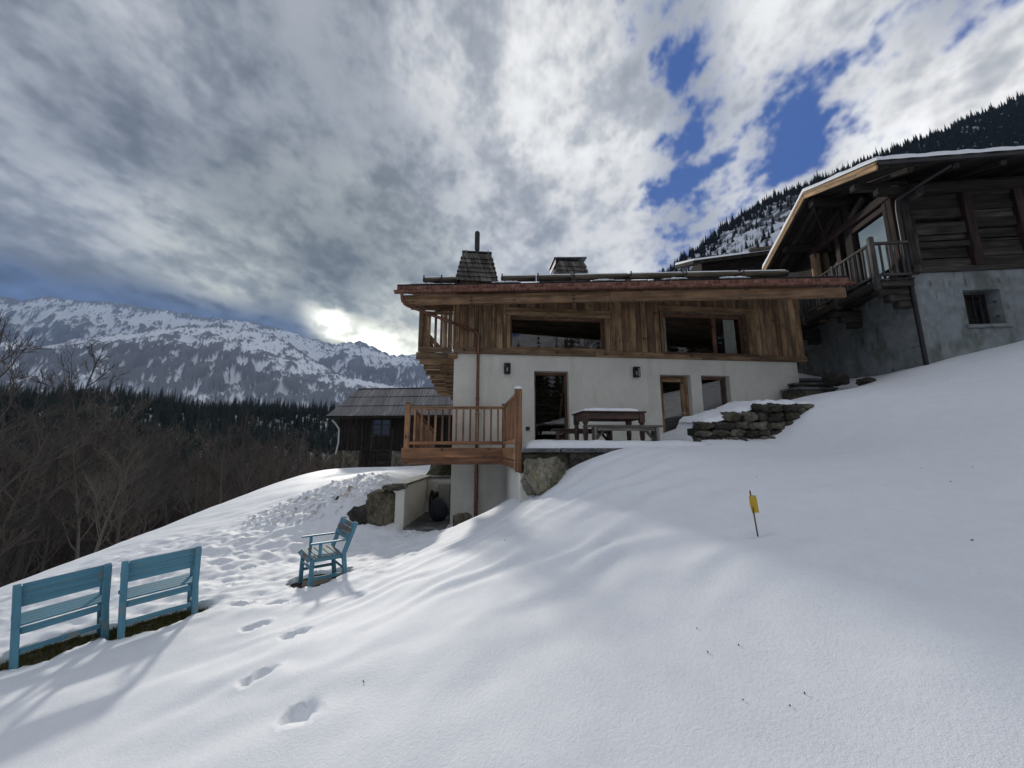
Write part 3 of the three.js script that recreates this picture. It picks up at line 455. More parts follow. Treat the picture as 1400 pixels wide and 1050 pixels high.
    box('handle', M.steel, d, 6.57, 6.69, 1.0, 1.02, z + 0.03, z + 0.05, 0.004); box('handle', M.steel, d, 6.67, 6.69, 0.98, 1.04, z - 0.014, z + 0.029, 0.003); }
  paneWindow(C, 'window', 7.175, 8.055, 0.855, 2.105, -0.18, M.trimDark, 0.085, 0.08);
  // little switch box by the dark door
  box('switch_box', M.black, C, 1.98, 2.08, 0.48, 0.58, 0.003, 0.04);

  // roof: eave line runs at a slight angle to the facade
  const EA = new THREE.Vector2(-1.43, 0.75), EB = new THREE.Vector2(9.6, 2.47), ed = EB.clone().sub(EA).normalize(), el = EB.distanceTo(EA), inn = new THREE.Vector2(ed.y, -ed.x), TP = Math.tan(THREE.MathUtils.degToRad(18.6));
  const rp = (s, t, h) => { const p = EA.clone().addScaledVector(ed, s).addScaledVector(inn, t); return [p.x, h + t * TP, p.y]; };   // along eave, up the slope, above the underside
  const roof = part('roof', C); const U0 = 4.0;
  mesh('roof_deck', prism([rp(0, 0, U0 + .1), rp(el, 0, U0 + .1), rp(el, 8, U0 + .1), rp(0, 8, U0 + .1)], [rp(0, 0, U0), rp(el, 0, U0), rp(el, 8, U0), rp(0, 8, U0)]), M.beam, roof);
  { const a = rp(0, 8, U0 + .1), b = rp(el, 8, U0 + .1), dz = 7.5, lo = (p, k) => [p[0] + inn.x * dz, p[1] - dz * TP + k, p[2] + inn.y * dz]; mesh('roof_deck', prism([a, b, lo(b, 0), lo(a, 0)], [[a[0], a[1] - .1, a[2]], [b[0], b[1] - .1, b[2]], lo(b, -.1), lo(a, -.1)]), M.beam, roof); }
  // slates along the eave and two courses up, each its own piece
  const turn = -Math.atan2(ed.y, ed.x);
  for (let row = 0; row < 3; row++) { let s = -0.04 - row * 0.13; while (s < el - 0.1) { const w = rr(0.34, 0.62), L = 0.62, t0 = row * 0.46 - 0.05; const m = mesh('slate', cbox(w - 0.012, rr(0.05, 0.085), L, 0.012), pick(M.slate), roof); const p = rp(s + w / 2, t0 + L / 2, U0 + 0.15 + row * 0.03 + rr(-.01, .012)); m.position.set(...p); m.rotation.set(0, 0, 0); m.rotation.order = 'YXZ'; m.rotation.y = turn; m.rotation.x = Math.atan(TP) + 0.03; s += w; } }
  // old snow on the roof: a low uneven sheet with a ragged edge
  { const nx = 120, nz = 30, g = new THREE.PlaneGeometry(1, 1, nx, nz), p = g.attributes.position, uv = g.attributes.uv;
    for (let i = 0; i < p.count; i++) { const a = p.getX(i) + 0.5, b = 0.5 - p.getY(i), s = 0.15 + a * (el - 0.35), t0 = 0.62 + 0.16 * fbm2(s * 0.9, 3, 3), t = t0 + (1 - b) * (7.8 - t0), edge = Math.min(1, (1 - b) * nz / 2, a * nx / 2, (1 - a) * nx / 2); const q = rp(s, t, U0 + 0.155 + 0.10 * sstep(0, 1, edge) + 0.025 * fbm2(s * 1.4, t * 1.4, 3)); p.setXYZ(i, ...q); uv.setXY(i, s, t); }
    g.computeVertexNormals(); mesh('roof_snow', g, M.snow, roof); }
  for (let i = 0; i < 5; i++) { const s = [0.55, 2.75, 5.3, 7.1, 8.6][i], g = new THREE.SphereGeometry(1, 40, 16); { const p = g.attributes.position; for (let k = 0; k < p.count; k++) { const f = 1 + 0.5 * n2(p.getX(k) * 2.2 + i * 5, p.getZ(k) * 1.5); p.setZ(k, p.getZ(k) * f); p.setY(k, p.getY(k) * (0.7 + 0.5 * n2(p.getX(k) * 4, i))); } g.computeVertexNormals(); } const m = mesh('snow_patch', g, M.snow, roof); m.scale.set(rr(.2, .5), 0.045, 0.10); m.position.set(...rp(s, 0.22, U0 + 0.215)); m.rotation.order = 'YXZ'; m.rotation.y = turn; m.rotation.x = Math.atan(TP); }
  // fascia timber, copper flashing, gutter
  const along = (name, mt, s0, s1, t, h0, h1, th, c) => { const a = rp(s0, t, 0), b = rp(s1, t, 0), hy = (h0 + h1) / 2 - t * TP; return bar(name, mt, roof, [a[0], a[1] + hy, a[2]], [b[0], b[1] + hy, b[2]], h1 - h0, th, [inn.x, 0, inn.y], c); };
  along('fascia_beam', M.fascia, 0.12, 5.4, 0.08, 3.65, 3.91, 0.09, 0.01); along('fascia_beam', M.fascia, 5.405, el - 0.03, 0.08, 3.65, 3.91, 0.09, 0.01);
  along('flashing', M.copper, -0.02, el, -0.055, 3.98, 4.115, 0.006, 0.001);
  for (let i = 0; i < 22; i++) along('flashing_clip', i % 3 ? M.copperDark : M.copper, 0.3 + i * 0.5 + rr(-.15, .15), 0.36 + i * 0.5, -0.062, 4.02, 4.12, 0.008, 0.001);
  { const s = new THREE.Shape(); s.absarc(0, 0, 0.075, Math.PI, 0, false); s.lineTo(0.068, 0); s.absarc(0, 0, 0.068, 0, Math.PI, true); s.closePath();
    const g = new THREE.ExtrudeGeometry(s, { depth: el + 0.1, bevelEnabled: false, curveSegments: 14 }); g.rotateY(Math.PI / 2); const m = mesh('gutter', g, M.copperDark, roof); const p = rp(-0.06, -0.1, 0); m.position.set(p[0], 3.965, p[2]); m.rotation.y = turn; 
    for (let i = 0; i < 15; i++) { const t = mesh('gutter_strap', new THREE.TorusGeometry(0.08, 0.007, 5, 12, Math.PI), M.copper, roof); const q = rp(0.3 + i * 0.77, -0.1, 0); t.position.set(q[0], 3.965, q[2]); t.rotation.order = 'YXZ'; t.rotation.y = turn + Math.PI / 2; t.rotation.z = Math.PI; } }
  // snow guard logs on iron brackets
  const logs = [[0.52, 0.98], [1.0, 1.42], [2.62, 3.55], [3.57, 4.5], [4.52, 5.98], [6.0, 7.4], [7.42, 8.85], [8.87, 10.05]];
  for (const [a, b] of logs) { const g = new THREE.CylinderGeometry(0.078, 0.082, b - a, 14, 6); const p = g.attributes.position; for (let i = 0; i < p.count; i++) { const f = 1 + 0.05 * n2(p.getY(i) * 3 + a * 7, Math.atan2(p.getX(i), p.getZ(i))); p.setX(i, p.getX(i) * f); p.setZ(i, p.getZ(i) * f); } g.computeVertexNormals(); g.attributes.uv.array.forEach((v, i, ar) => { ar[i] = v * (i % 2 ? b - a : 0.5); });
    const m = mesh('snow_guard_log', g, M.log, roof); m.position.set(...rp((a + b) / 2, 0.42, U0 + 0.33)); m.rotation.order = 'YXZ'; m.rotation.y = turn; m.rotation.z = Math.PI / 2;
    const s = mesh('log_snow', new THREE.CapsuleGeometry(0.05, b - a - 0.12, 5, 12), M.snow, m); s.scale.set(0.75, 1, 1.1); s.position.set(0.075, 0, -0.02);
    for (const e of [a + 0.02]) { const k = rp(e, 0.42, U0 + 0.2), br = part('log_bracket', roof); bar('iron_strap', M.black, br, [k[0], k[1] - 0.02, k[2] + 0.12], [k[0], k[1] + 0.24, k[2] + 0.10], 0.035, 0.012); bar('iron_strap', M.black, br, [k[0], k[1] - 0.04, k[2] + 0.115], [k[0], k[1] - 0.02, k[2] - 0.3], 0.035, 0.012, [0, 1, 0]); } }
  // chimneys clad in wooden shingles
  function chimney(cx, cz, y0, w0, w1, h, courses, cap) {
    const ch = part('chimney', C); const half = (t) => mix(w0, w1, t) / 2;
    mesh('core', prism([[-1, 1], [1, 1], [1, -1], [-1, -1]].map(([a, b]) => [cx + a * half(1) * .93, y0 + h, cz + b * half(1) * .93]), [[-1, 1], [1, 1], [1, -1], [-1, -1]].map(([a, b]) => [cx + a * half(0) * .93, y0 - 0.5, cz + b * half(0) * .93])), M.beam, ch);
    for (let k = 0; k < courses; k++) { const t0 = k / courses, t1 = (k + 1) / courses, yb = y0 + h * t0 - 0.03, yt = y0 + h * t1, hw0 = half(t0) + 0.058, hw1 = half(t1) + 0.002;
      for (const f of [0, 1, 3]) { let s = -hw0; while (s < hw0 - 0.03) { let w = rr(0.09, 0.19); if (s + w > hw0 - 0.05) w = hw0 - s; const drop = rr(0, 0.018), sc = hw1 / hw0, th = 0.018;
          const rot = (a, o) => f === 0 ? [cx + a, cz + o] : f === 1 ? [cx + o, cz - a] : f === 2 ? [cx - a, cz - o] : [cx - o, cz + a];
          const pt = (a, y, o) => { const [X, Z] = rot(a, o); return [X, y, Z]; };
          const a0 = s + 0.004, a1 = s + w - 0.004; mesh('shingle', prism([pt(a0, yb - drop, hw0), pt(a1, yb - drop, hw0), pt(a1 * sc, yt, hw1), pt(a0 * sc, yt, hw1)], [pt(a0, yb - drop, hw0 - th), pt(a1, yb - drop, hw0 - th), pt(a1 * sc, yt, hw1 - th * .5), pt(a0 * sc, yt, hw1 - th * .5)]), pick(M.shingle), ch); s += w; } } }
    cap(ch, cx, cz, y0 + h, w1); return ch;
  }
  const cp = rp(1.87, 1.05, 0);
  chimney(cp[0], cp[2], U0 + 0.50, 1.08, 0.74, 0.86, 6, (ch, cx, cz, y, w) => {
    box('flue_throat', M.black, ch, cx - w * .4, cx + w * .4, y - 0.02, y + 0.01, cz - w * .4, cz + w * .4);
    for (const [a, b] of [[-1, 1], [1, 1], [-1, -1], [1, -1]]) box('cap_post', M.zinc, ch, cx + a * w * .42 - .02, cx + a * w * .42 + .02, y, y + 0.12, cz + b * w * .42 - .02, cz + b * w * .42 + .02, 0.002);
    // opened hinged lid standing behind, like a shallow tray on its edge
    box('lid', M.zinc, ch, cx - w * .55, cx + w * .55, y + 0.02, y + 0.24, cz - w * .5, cz - w * .46, 0.004); box('lid', M.zinc, ch, cx - w * .58, cx + w * .58, y + 0.215, y + 0.245, cz - w * .52, cz + w * .1, 0.004); box('lid_side', M.zinc, ch, cx - w * .55, cx - w * .52, y - 0.04, y + 0.214, cz - w * .455, cz, 0.003); box('lid_side', M.zinc, ch, cx + w * .52, cx + w * .55, y - 0.04, y + 0.214, cz - w * .455, cz, 0.003);
    const fl = mesh('flue', new THREE.CylinderGeometry(0.055, 0.06, 0.35, 14), M.black, ch); fl.position.set(cx, y + 0.12, cz + w * .15);
    const cowl = mesh('cowl', new THREE.CapsuleGeometry(0.072, 0.50, 8, 20), M.black, ch); cowl.position.set(cx, y + 0.52, cz + w * .15);
  });
  { const q = rp(1.2, 1.25, 0); const v = part('roof_vent', C); bar('vent_flap', M.zinc, v, [q[0] + .1, U0 + 1.16, q[2]], [q[0] + .34, U0 + 1.02, q[2]], 0.25, 0.015, [0, 1, .2]); const f = mesh('vent_pipe', new THREE.CylinderGeometry(.05, .05, 1.0, 10), M.zinc, v); f.position.set(q[0] + .26, U0 + 0.62, q[2]); }
  { const q = rp(4.9, 4.9, 0); chimney(q[0], q[2], U0 + 4.9 * TP + 0.2, 1.38, 0.98, 1.12, 6, (ch, cx, cz, y, w) => { for (const [a, b] of [[-1, 1], [1, 1], [-1, -1], [1, -1]]) box('cap_post', M.zinc, ch, cx + a * w * .42 - .02, cx + a * w * .42 + .02, y, y + 0.14, cz + b * w * .42 - .02, cz + b * w * .42 + .02, 0.002); bar('cap_slab', M.zinc, ch, [cx - w * .68, y + 0.12, cz], [cx + w * .62, y + 0.2, cz], 0.05, w * 1.02, [0, 0, 1]); box('cap_side', M.zinc, ch, cx - w * .62, cx - w * .58, y - 0.12, y + 0.12, cz - w * .5, cz + w * .5, 0.003); }); }

  // copper downpipe from gutter end to the ground
  { const d = part('downpipe', C); const g0 = rp(0.12, -0.1, 0);
    tube('pipe', M.copper, d, [[g0[0], 3.95, g0[2]], [g0[0] + .02, 3.72, g0[2] - .02], [g0[0] + .16, 3.6, g0[2] - .06], [0.52, 3.19, 0.17], [0.62, 3.14, 0.145], [0.655, 3.03, 0.14]], 0.042, 14); 
    const mk = (y0, y1, r, mt) => { const m = mesh('pipe', new THREE.CylinderGeometry(r, r, y1 - y0, 14), mt, d); m.position.set(0.655, (y0 + y1) / 2, 0.14); return m; };
    mk(1.3, 3.04, 0.043, M.copper); mk(-0.6, 1.31, 0.046, M.copper); mk(-1.9, -0.59, 0.052, M.copper);
    for (const y of [2.95, 1.32, 0.9, -0.62, -1.25]) { const m = mesh('pipe_clip', new THREE.CylinderGeometry(0.058, 0.058, 0.04, 14), M.copperDark, d); m.position.set(0.655, y, 0.14); box('pipe_clip', M.copperDark, d, 0.635, 0.675, y - 0.015, y + 0.015, 0.003, 0.1, 0.002); } }

  // side balcony along the left wall
  { const b = part('balcony', C);
    box('end_board', M.beam, b, -0.98, -0.06, 2.60, 2.74, -0.02, 0.03); box('floor_beam', M.beam, b, -1.02, -0.06, 2.40, 2.575, -0.10, 0.05);
    box('floor_board', M.beam, b, -1.0, -0.06, 2.578, 2.6, -7.8, -0.025);
    for (let i = 0; i < 9; i++) { const z = -0.55 - i * 0.85; box('bracket_beam', pick(M.planks), b, -0.98 + rr(-.02, .02), -0.002, 2.38, 2.574, z - 0.09, z + 0.09, 0.012); box('bracket_corbel', M.beam, b, -0.42, -0.002, 2.18, 2.377, z - 0.08, z + 0.08, 0.02); }
    box('bracket_corbel', M.trim, b, -0.15, 0.09, 2.42, 2.572, -0.1, 0.10, 0.03);
    box('post', M.beam, b, -0.98, -0.86, 2.742, 3.95, -0.05, 0.05);
    for (const [a, c] of [[-0.855, -0.74], [-0.735, -0.66]]) box('rail_board', M.planks[1], b, a, c, 2.742, 3.72, -0.02, 0.01);
    box('rail_board', M.planks[3], b, -0.56, -0.49, 2.742, 3.8, -0.02, 0.01); box('rail_board', M.planks[1], b, -0.40, -0.33, 2.742, 3.8, -0.02, 0.01); for (let i = 0; i < 2; i++) box('rail_board', M.planks[4 - i], b, -0.325 + i * 0.135, -0.2 + i * 0.135, 2.742, 3.8, -0.02, 0.012 + i * .004);
    bar('strut', M.beam, b, [-0.86, 3.25, -0.12], [-0.42, 2.75, -0.12], 0.12, 0.05); bar('strut', M.beam, b, [-0.9, 3.62, -0.12], [-0.1, 3.95, -0.12], 0.1, 0.05);
    box('handrail', M.beam, b, -0.98, -0.06, 3.68, 3.76, -0.03, 0.022);
    box('side_rail', M.beam, b, -0.98, -0.92, 3.62, 3.72, -7.8, -0.055); for (let i = 0; i < 26; i++) { const z = -0.35 - i * 0.29; box('side_baluster', pick(M.planks), b, -0.965, -0.935, 2.602, 3.618, z - 0.06, z + 0.06, 0.004); }
    box('roof_purlin', M.beam, b, -1.3, -0.06, 3.98, 4.14, -0.55, -0.39); }
  settle(C, -2.0);
}
// lanterns on the plaster, each hangs on the wall as a thing of its own
function lantern(lx, y, label) {
  const c = Math.cos(HOUSE.a), s = Math.sin(HOUSE.a), lz = 0.004, L = thing('wall_lantern', label, 'lantern', [HOUSE.x + lx * c + lz * s, y, -HOUSE.z - lx * s + lz * c], HOUSE.a);
  box('back_plate', M.black, L, -0.07, 0.07, 0, 0.29, 0, 0.02); box('top_plate', M.black, L, -0.085, 0.085, 0.262, 0.295, 0.022, 0.15); box('bottom_plate', M.black, L, -0.085, 0.085, 0, 0.02, 0.022, 0.15);
  for (const [a, b] of [[-.078, .135], [.078, .135], [-.078, .03], [.078, .03]]) box('frame_bar', M.black, L, a - .008, a + .008, 0.021, 0.261, b - .006, b + .006, 0.001);
  const g = mesh('pane', new THREE.BoxGeometry(0.14, 0.235, 0.003), M.lampglass, L); g.position.set(0, 0.141, 0.134); const k = mesh('bulb', new THREE.CapsuleGeometry(0.022, 0.07, 4, 10), M.whitepipe, L); k.position.set(0, 0.12, 0.08);
}
lantern(1.46, 2.02, 'black glass lantern on the plaster beside the dark open doorway'); lantern(5.17, 2.0, 'black glass lantern on the plaster near the glazed brown door');
// ------------------------------------------------------------------ wooden deck with railing, beside the terrace
{
  const D = thing('wooden_deck', 'varnished red brown wooden deck with slatted railing by the copper downpipe', 'deck');
  const zf = -9.2, xl = -2.52, xr = -0.2, nx = 0.1, nzz = -6.75;   // front rail from xl to xr, then a run towards the slope to (nx, nzz)
  const wd = (i) => M.deck[i % 3];
  box('post', wd(1), D, xl - 0.03, xl + 0.085, -0.02, 1.06, zf - 0.055, zf + 0.055, 0.012); box('post_cap', wd(2), D, xl - 0.035, xl + 0.09, 1.062, 1.085, zf - 0.06, zf + 0.06, 0.01);
  box('post', wd(0), D, xr - 0.04, xr + 0.04, -0.02, 1.03, zf - 0.05, zf + 0.05, 0.012); box('post_cap', wd(2), D, xr - 0.045, xr + 0.045, 1.032, 1.055, zf - 0.055, zf + 0.055, 0.01);
  box('top_rail', wd(1), D, xl + 0.088, xr - 0.043, 0.925, 0.995, zf - 0.035, zf + 0.035, 0.01); box('bottom_rail', wd(0), D, xl + 0.06, xr - 0.043, 0.085, 0.165, zf - 0.03, zf + 0.04, 0.01);
  for (let i = 0; i < 14; i++) { const x = xl + 0.2 + i * 0.1655; box('baluster', wd(i * 2 + 1), D, x - 0.021, x + 0.021, 0.168, 0.922, zf - 0.02, zf + 0.02, 0.005); }
  box('edge_board', wd(0), D, xl - 0.07, xr + 0.02, -0.215, 0.012, zf + 0.02, zf + 0.075, 0.012); box('edge_board', wd(2), D, xl - 0.06, xr + 0.02, -0.37, -0.22, zf + 0.015, zf + 0.07, 0.012);
  // run along the terrace edge
  const s0 = [xr + 0.01, zf + 0.06], s1 = [nx, nzz], sd = [0.98, 0, 0.15];
  const P = (t, y) => [mix(s0[0], s1[0], t), y, mix(s0[1], s1[1], t)];
  bar('top_rail', wd(1), D, P(0, 0.96), P(0.97, 0.96), 0.07, 0.07, sd, 0.01); bar('bottom_rail', wd(1), D, P(0, 0.125), P(0.97, 0.125), 0.08, 0.06, sd, 0.01);
  for (let i = 0; i < 13; i++) { const t = 0.05 + i * 0.0725; bar('baluster', wd(i + 1), D, P(t, 0.168), P(t, 0.922), 0.075, 0.03, sd, 0.005); }
  bar('edge_board', wd(1), D, P(0, -0.1), P(0.98, -0.1), 0.225, 0.05, sd, 0.01); bar('edge_board', wd(0), D, P(0, -0.30), P(0.98, -0.30), 0.15, 0.055, sd, 0.01);
  { const p = P(1, 0); box('post', wd(0), D, p[0] - 0.055, p[0] + 0.075, -0.40, 1.045, p[2] - 0.06, p[2] + 0.07, 0.02); const cap = mesh('post_cap', new THREE.SphereGeometry(0.07, 16, 10), M.snow, D); cap.scale.set(1, 0.55, 1); cap.position.set(p[0] + 0.01, 1.05, p[2]); }
  // deck boards
  for (let i = 0; i < 8; i++) { const z0 = zf - 0.06 - i * 0.145; box('deck_board', wd(i), D, xl, xr + 0.3, -0.06, -0.025, z0 - 0.14, z0, 0.005); }
  for (let i = 0; i < 3; i++) { const x = xl + 0.3 + i * 0.9; box('joist', M.beam, D, x - 0.04, x + 0.04, -0.22, -0.063, -10.28 + i * -0.08, zf - 0.01, 0.006); }
  // stair going down along the side of the house
  const a0 = [-2.38, 0.92, -9.45], a1 = [-2.12, 0.42, -10.6];
  bar('stair_rail', M.beam, D, a0, a1, 0.075, 0.06, [1, 0, 0.2]); bar('stair_string', M.deck[0], D, [a0[0], 0.0, a0[2]], [a1[0], -0.25, a1[2]], 0.18, 0.05, [1, 0, 0.2]);
  for (let i = 0; i < 13; i++) { const t = (i + 0.5) / 13, x = mix(a0[0], a1[0], t), z = mix(a0[2], a1[2], t), y = mix(0.92, 0.42, t); bar('stair_baluster', wd(i), D, [x, mix(0.02, -0.2, t), z], [x, y - 0.05, z], 0.085, 0.03, [1, 0, 0.2], 0.005); }
  for (let i = 0; i < 2; i++) { const t = (i + 0.5) / 7; box('stair_tread', wd(i + 1), D, mix(-2.36, -2.3, t), mix(-1.78, -1.86, t), -0.1 - t * 0.82, -0.06 - t * 0.82, mix(-9.5, -11.3, t) - 0.13, mix(-9.5, -11.3, t) + 0.13, 0.006); }
  settle(D, -0.4);
}
// ------------------------------------------------------------------ terrace: plaster return wall, stone coping, paving, snow
{
  const T = thing('terrace', 'stone edged terrace with snow in front of the plaster facade', 'terrace');
  mesh('retaining_wall', prism([[-0.14, -0.42, -10.2], [0.14, -0.42, -6.72], [0.5, -0.42, -6.72], [0.3, -0.42, -10.2]], [[-0.14, -2.1, -10.2], [0.14, -2.1, -6.72], [0.5, -2.1, -6.72], [0.3, -2.1, -10.2]]), M.plaster, T);
  mesh('front_wall', prism([[0.5, -0.06, -6.86], [3.6, -0.06, -7.2], [3.6, -0.06, -7.5], [0.5, -0.06, -7.2]], [[0.5, -1.4, -6.86], [3.6, -1.4, -7.2], [3.6, -1.4, -7.5], [0.5, -1.4, -7.2]]), M.slab, T);
  mesh('paving', prism([[0.1, -0.03, -6.95], [3.75, -0.03, -7.3], [3.75, -0.03, -11.0], [-0.15, -0.03, -10.35]], [[0.1, -0.2, -6.95], [3.75, -0.2, -7.3], [3.75, -0.2, -11.0], [-0.15, -0.2, -10.35]]), M.slab, T);
  let x = 0.13; while (x < 3.6) { const w = rr(0.42, 0.75), z = -6.8 - (x + w / 2) * 0.108; const m = box('coping_stone', M.slab, T, x, x + w - 0.012, -0.075 + rr(-.004, .004), 0.006 + rr(-.004, .004), z - 0.2, z + 0.14, 0.015); m.rotation.y = 0.105; x += w; }
  let xx = 0.16; while (xx < 2.6) { const w = rr(0.5, 0.85), z = -6.83 - (xx + w / 2) * 0.108; const m = box('wall_stone', pick([M.slab, M.stones[3], M.stones[1]]), T, xx, xx + w - 0.02, -0.30, -0.08, z - 0.1, z + 0.085 + rr(-.015, .01), 0.02); m.rotation.y = 0.105; xx += w; }
  // settled snow lying on the paving
  const nx = 120, nz = 60, g = new THREE.PlaneGeometry(1, 1, nx, nz), p = g.attributes.position, uv = g.attributes.uv;
  for (let i = 0; i < p.count; i++) { const a = p.getX(i) + 0.5, b = p.getY(i) + 0.5, x = mix(0.22, 4.4, a), zf = 6.74 + x * 0.107 + 0.03 * fbm2(x * 2.2, 1, 3), zb = 10.42 + x * 0.109, z = mix(zf, zb, b); const e = Math.min(b * nz / 5, 1), e2 = Math.min(a * nx / 6, 1), rise = Math.sqrt(1 - (1 - e) ** 2) * Math.sqrt(1 - (1 - e2) ** 2); p.setXYZ(i, x, -0.03 + (0.175 + 0.03 * fbm2(x * 0.9, z * 0.9, 3) - 0.02 * sstep(2.5, 4, x)) * rise, -z); uv.setXY(i, x, z); }
  g.computeVertexNormals(); mesh('terrace_snow', g, M.snow, T);
  settle(T, -1.4);
}
// ------------------------------------------------------------------ table and benches on the terrace
{
  const ta = 0.10, T = thing('garden_table', 'dark brown wooden table with turned legs and snow on top', 'table', [2.08, 0, -8.36], ta);
  const hw = 0.69, hd = 0.43;
  box('tabletop', M.table, T, -hw, hw, 0.735, 0.765, -hd, hd, 0.006);
  box('apron', M.table, T, -hw + 0.13, hw - 0.13, 0.60, 0.733, hd - 0.07, hd - 0.045); box('apron', M.table, T, -hw + 0.13, hw - 0.13, 0.60, 0.733, -hd + 0.045, -hd + 0.07); box('apron', M.table, T, -hw + 0.05, -hw + 0.075, 0.60, 0.733, -hd + 0.13, hd - 0.13); box('apron', M.table, T, hw - 0.075, hw - 0.05, 0.60, 0.733, -hd + 0.13, hd - 0.13);
  const prof = [[.045, 0], [.038, .05], [.042, .12], [.05, .24], [.056, .33], [.05, .375], [.036, .40], [.054, .425], [.054, .45], [.038, .475], [.052, .51], [.055, .53]].map(([r, y]) => new THREE.Vector2(r, y));
  for (const [a, b] of [[-1, 1], [1, 1], [-1, -1], [1, -1]]) { const l = mesh('leg', new THREE.LatheGeometry(prof, 16), M.table, T); l.position.set(a * (hw - 0.085), 0, b * (hd - 0.085)); const k = box('leg_block', M.table, l, -0.055, 0.055, 0.53, 0.733, -0.055, 0.055, 0.006); }
  const g = new THREE.PlaneGeometry(1, 1, 60, 40), p = g.attributes.position; for (let i = 0; i < p.count; i++) { const a = p.getX(i) * 2, b = p.getY(i) * 2, e = Math.max(Math.abs(a), Math.abs(b)), x = a * 0.60 - 0.05 + 0.02 * n2(b * 3, 4), z = b * 0.40 + 0.012 * n2(a * 4, 9); p.setXYZ(i, x, 0.762 + Math.sqrt(Math.max(0, 1 - Math.pow(e, 6))) * (0.075 + 0.02 * fbm2(a * 1.5, b * 1.5, 3)), z); } g.computeVertexNormals(); mesh('snow_cover', g, M.snow, T);
  function bench(name, label, x, z, L, mt) {
    const B = thing(name, label, 'bench', [x, 0, z], ta, 'benches at the garden table'); const h = L / 2;
    box('seat', mt, B, -h, h, 0.41, 0.45, -0.14, 0.14, 0.006);
    for (const s of [-1, 1]) { const xx = s * (h - 0.14); box('leg', mt, B, xx - 0.02, xx + 0.02, 0, 0.408, -0.13, 0.13, 0.006); bar('brace', mt, B, [xx - s * 0.025, 0.17, 0], [xx - s * 0.22, 0.40, 0], 0.05, 0.06); box('leg_edge', mt, B, xx + s * 0.023 - 0.02, xx + s * 0.023 + 0.02, 0, 0.408, 0.09, 0.132, 0.004); }
    box('apron', mt, B, -h + 0.165, h - 0.165, 0.335, 0.407, 0.085, 0.11); 
    return B;
  }
  bench('garden_bench', 'pale weathered bench before the table, in front of its turned legs', 2.22, -7.62, 1.5, M.bench);
  bench('garden_bench', 'dark bench pushed behind the table against the plaster wall', 1.68, -9.1, 1.5, M.table);
}
// ------------------------------------------------------------------ dry stone wall at the end of the terrace
{
  const S = thing('stone_wall', 'dry stone retaining wall of rounded mossy stones under a snow cap', 'stone wall');
  const geos = [1, 2, 3, 4, 5, 6, 7, 8].map((s) => stoneGeo(s, 2, 0.34, 0.5)), rg = rng(77);
  const path = (t) => { const x = 3.62 + t * 2.55; return [x, -7.5 - 0.12 * t - 0.55 * Math.max(0, t - 0.78) ** 1.2]; };
  const core = []; for (let i = 0; i <= 14; i++) core.push(path(i / 14));
  const topY = (t) => 0.50 + 0.36 * sstep(0, 0.6, t);
  mesh('core', mergeGeometries(core.slice(0, -1).map((c, i) => { const d = core[i + 1], t0 = topY(i / 14) - 0.1, t1 = topY((i + 1) / 14) - 0.1; return prism([[c[0], t0, c[1] - .12], [d[0], t1, d[1] - .12], [d[0], t1, d[1] - .5], [c[0], t0, c[1] - .5]], [[c[0], -0.4, c[1] - .12], [d[0], -0.4, d[1] - .12], [d[0], -0.4, d[1] - .5], [c[0], -0.4, c[1] - .5]]); })), M.soil, S);
  let y = -0.08; const rows = 8;
  for (let r = 0; r < rows; r++) { let t = -0.01 - rg() * 0.04; const rh = 0.135 + rg() * 0.06; while (t < 1.0) { const w = 0.18 + rg() * 0.26, tm = t + w / 2 / 2.55, [px, pz] = path(clamp(tm)); const yc = y + rh / 2; if (yc < topY(tm) + 0.0) { const m = mesh('stone', geos[Math.floor(rg() * 8)], M.stones[Math.floor(rg() * 5)], S); m.position.set(px, yc + (rg() - .5) * 0.025, pz + (rg() - .5) * 0.05); m.scale.set(w * 0.56, rh * (0.5 + rg() * 0.16), 0.13 + rg() * 0.05); m.rotation.set((rg() - .5) * 0.3, (rg() - .5) * 0.3, (rg() - .5) * 0.25); } t += w / 2.55; } y += rh; }
  // snow cap
  const g = new THREE.PlaneGeometry(1, 1, 70, 16), p = g.attributes.position, uv = g.attributes.uv;
  for (let i = 0; i < p.count; i++) { const a = p.getX(i) + 0.5, b = p.getY(i) + 0.5, [px, pz] = path(0.04 + a * 0.96), e = Math.min(1, b * 5, a * 9); p.setXYZ(i, px, topY(a) - 0.02 + Math.sqrt(1 - (1 - e) ** 2) * (0.10 + 0.05 * fbm2(a * 6, b * 2, 3)) + b * 0.1, pz + 0.03 - b * 1.15 + 0.03 * n2(a * 12, 5)); uv.setXY(i, px, pz); }
  g.computeVertexNormals(); mesh('snow_cap', g, M.snow, S);
  settle(S, -0.3);
}
// ------------------------------------------------------------------ boulders
function boulder(label, x, y, z, sx, sy, sz, seed, mt = M.boulder, rot = 0) { const m = mesh(numbered('boulder'), stoneGeo(seed, 4, 0.20, 0.5), mt, scene); m.position.set(x, y, z); m.scale.set(sx, sy, sz); m.rotation.y = rot; return tag(m, label, 'boulder'); }
boulder('large pale lichen covered boulder below the deck corner post', 0.53, -0.46, -6.45, 0.37, 0.33, 0.32, 27, M.boulder, 0.3);
boulder('big round boulder beside the plaster enclosure pillar', -3.15, -1.48, -9.75, 0.42, 0.52, 0.4, 33, mat(lin(.27, .25, .20), TX.rock, { bump: 0.02, roughness: 1 }), 0.5);
boulder('flat stone slab lying on the round boulder by the pillar', -2.86, -0.93, -9.66, 0.30, 0.085, 0.26, 41, M.stones[3], 0.2);
boulder('dark rock in the earth cut next to the round boulder', -3.62, -1.75, -9.85, 0.42, 0.40, 0.4, 45, M.stones[2], 1.1);
boulder('small dark rock poking out of the churned snow', -4.55, -1.36, -10.55, 0.13, 0.14, 0.13, 48, M.stones[2]);
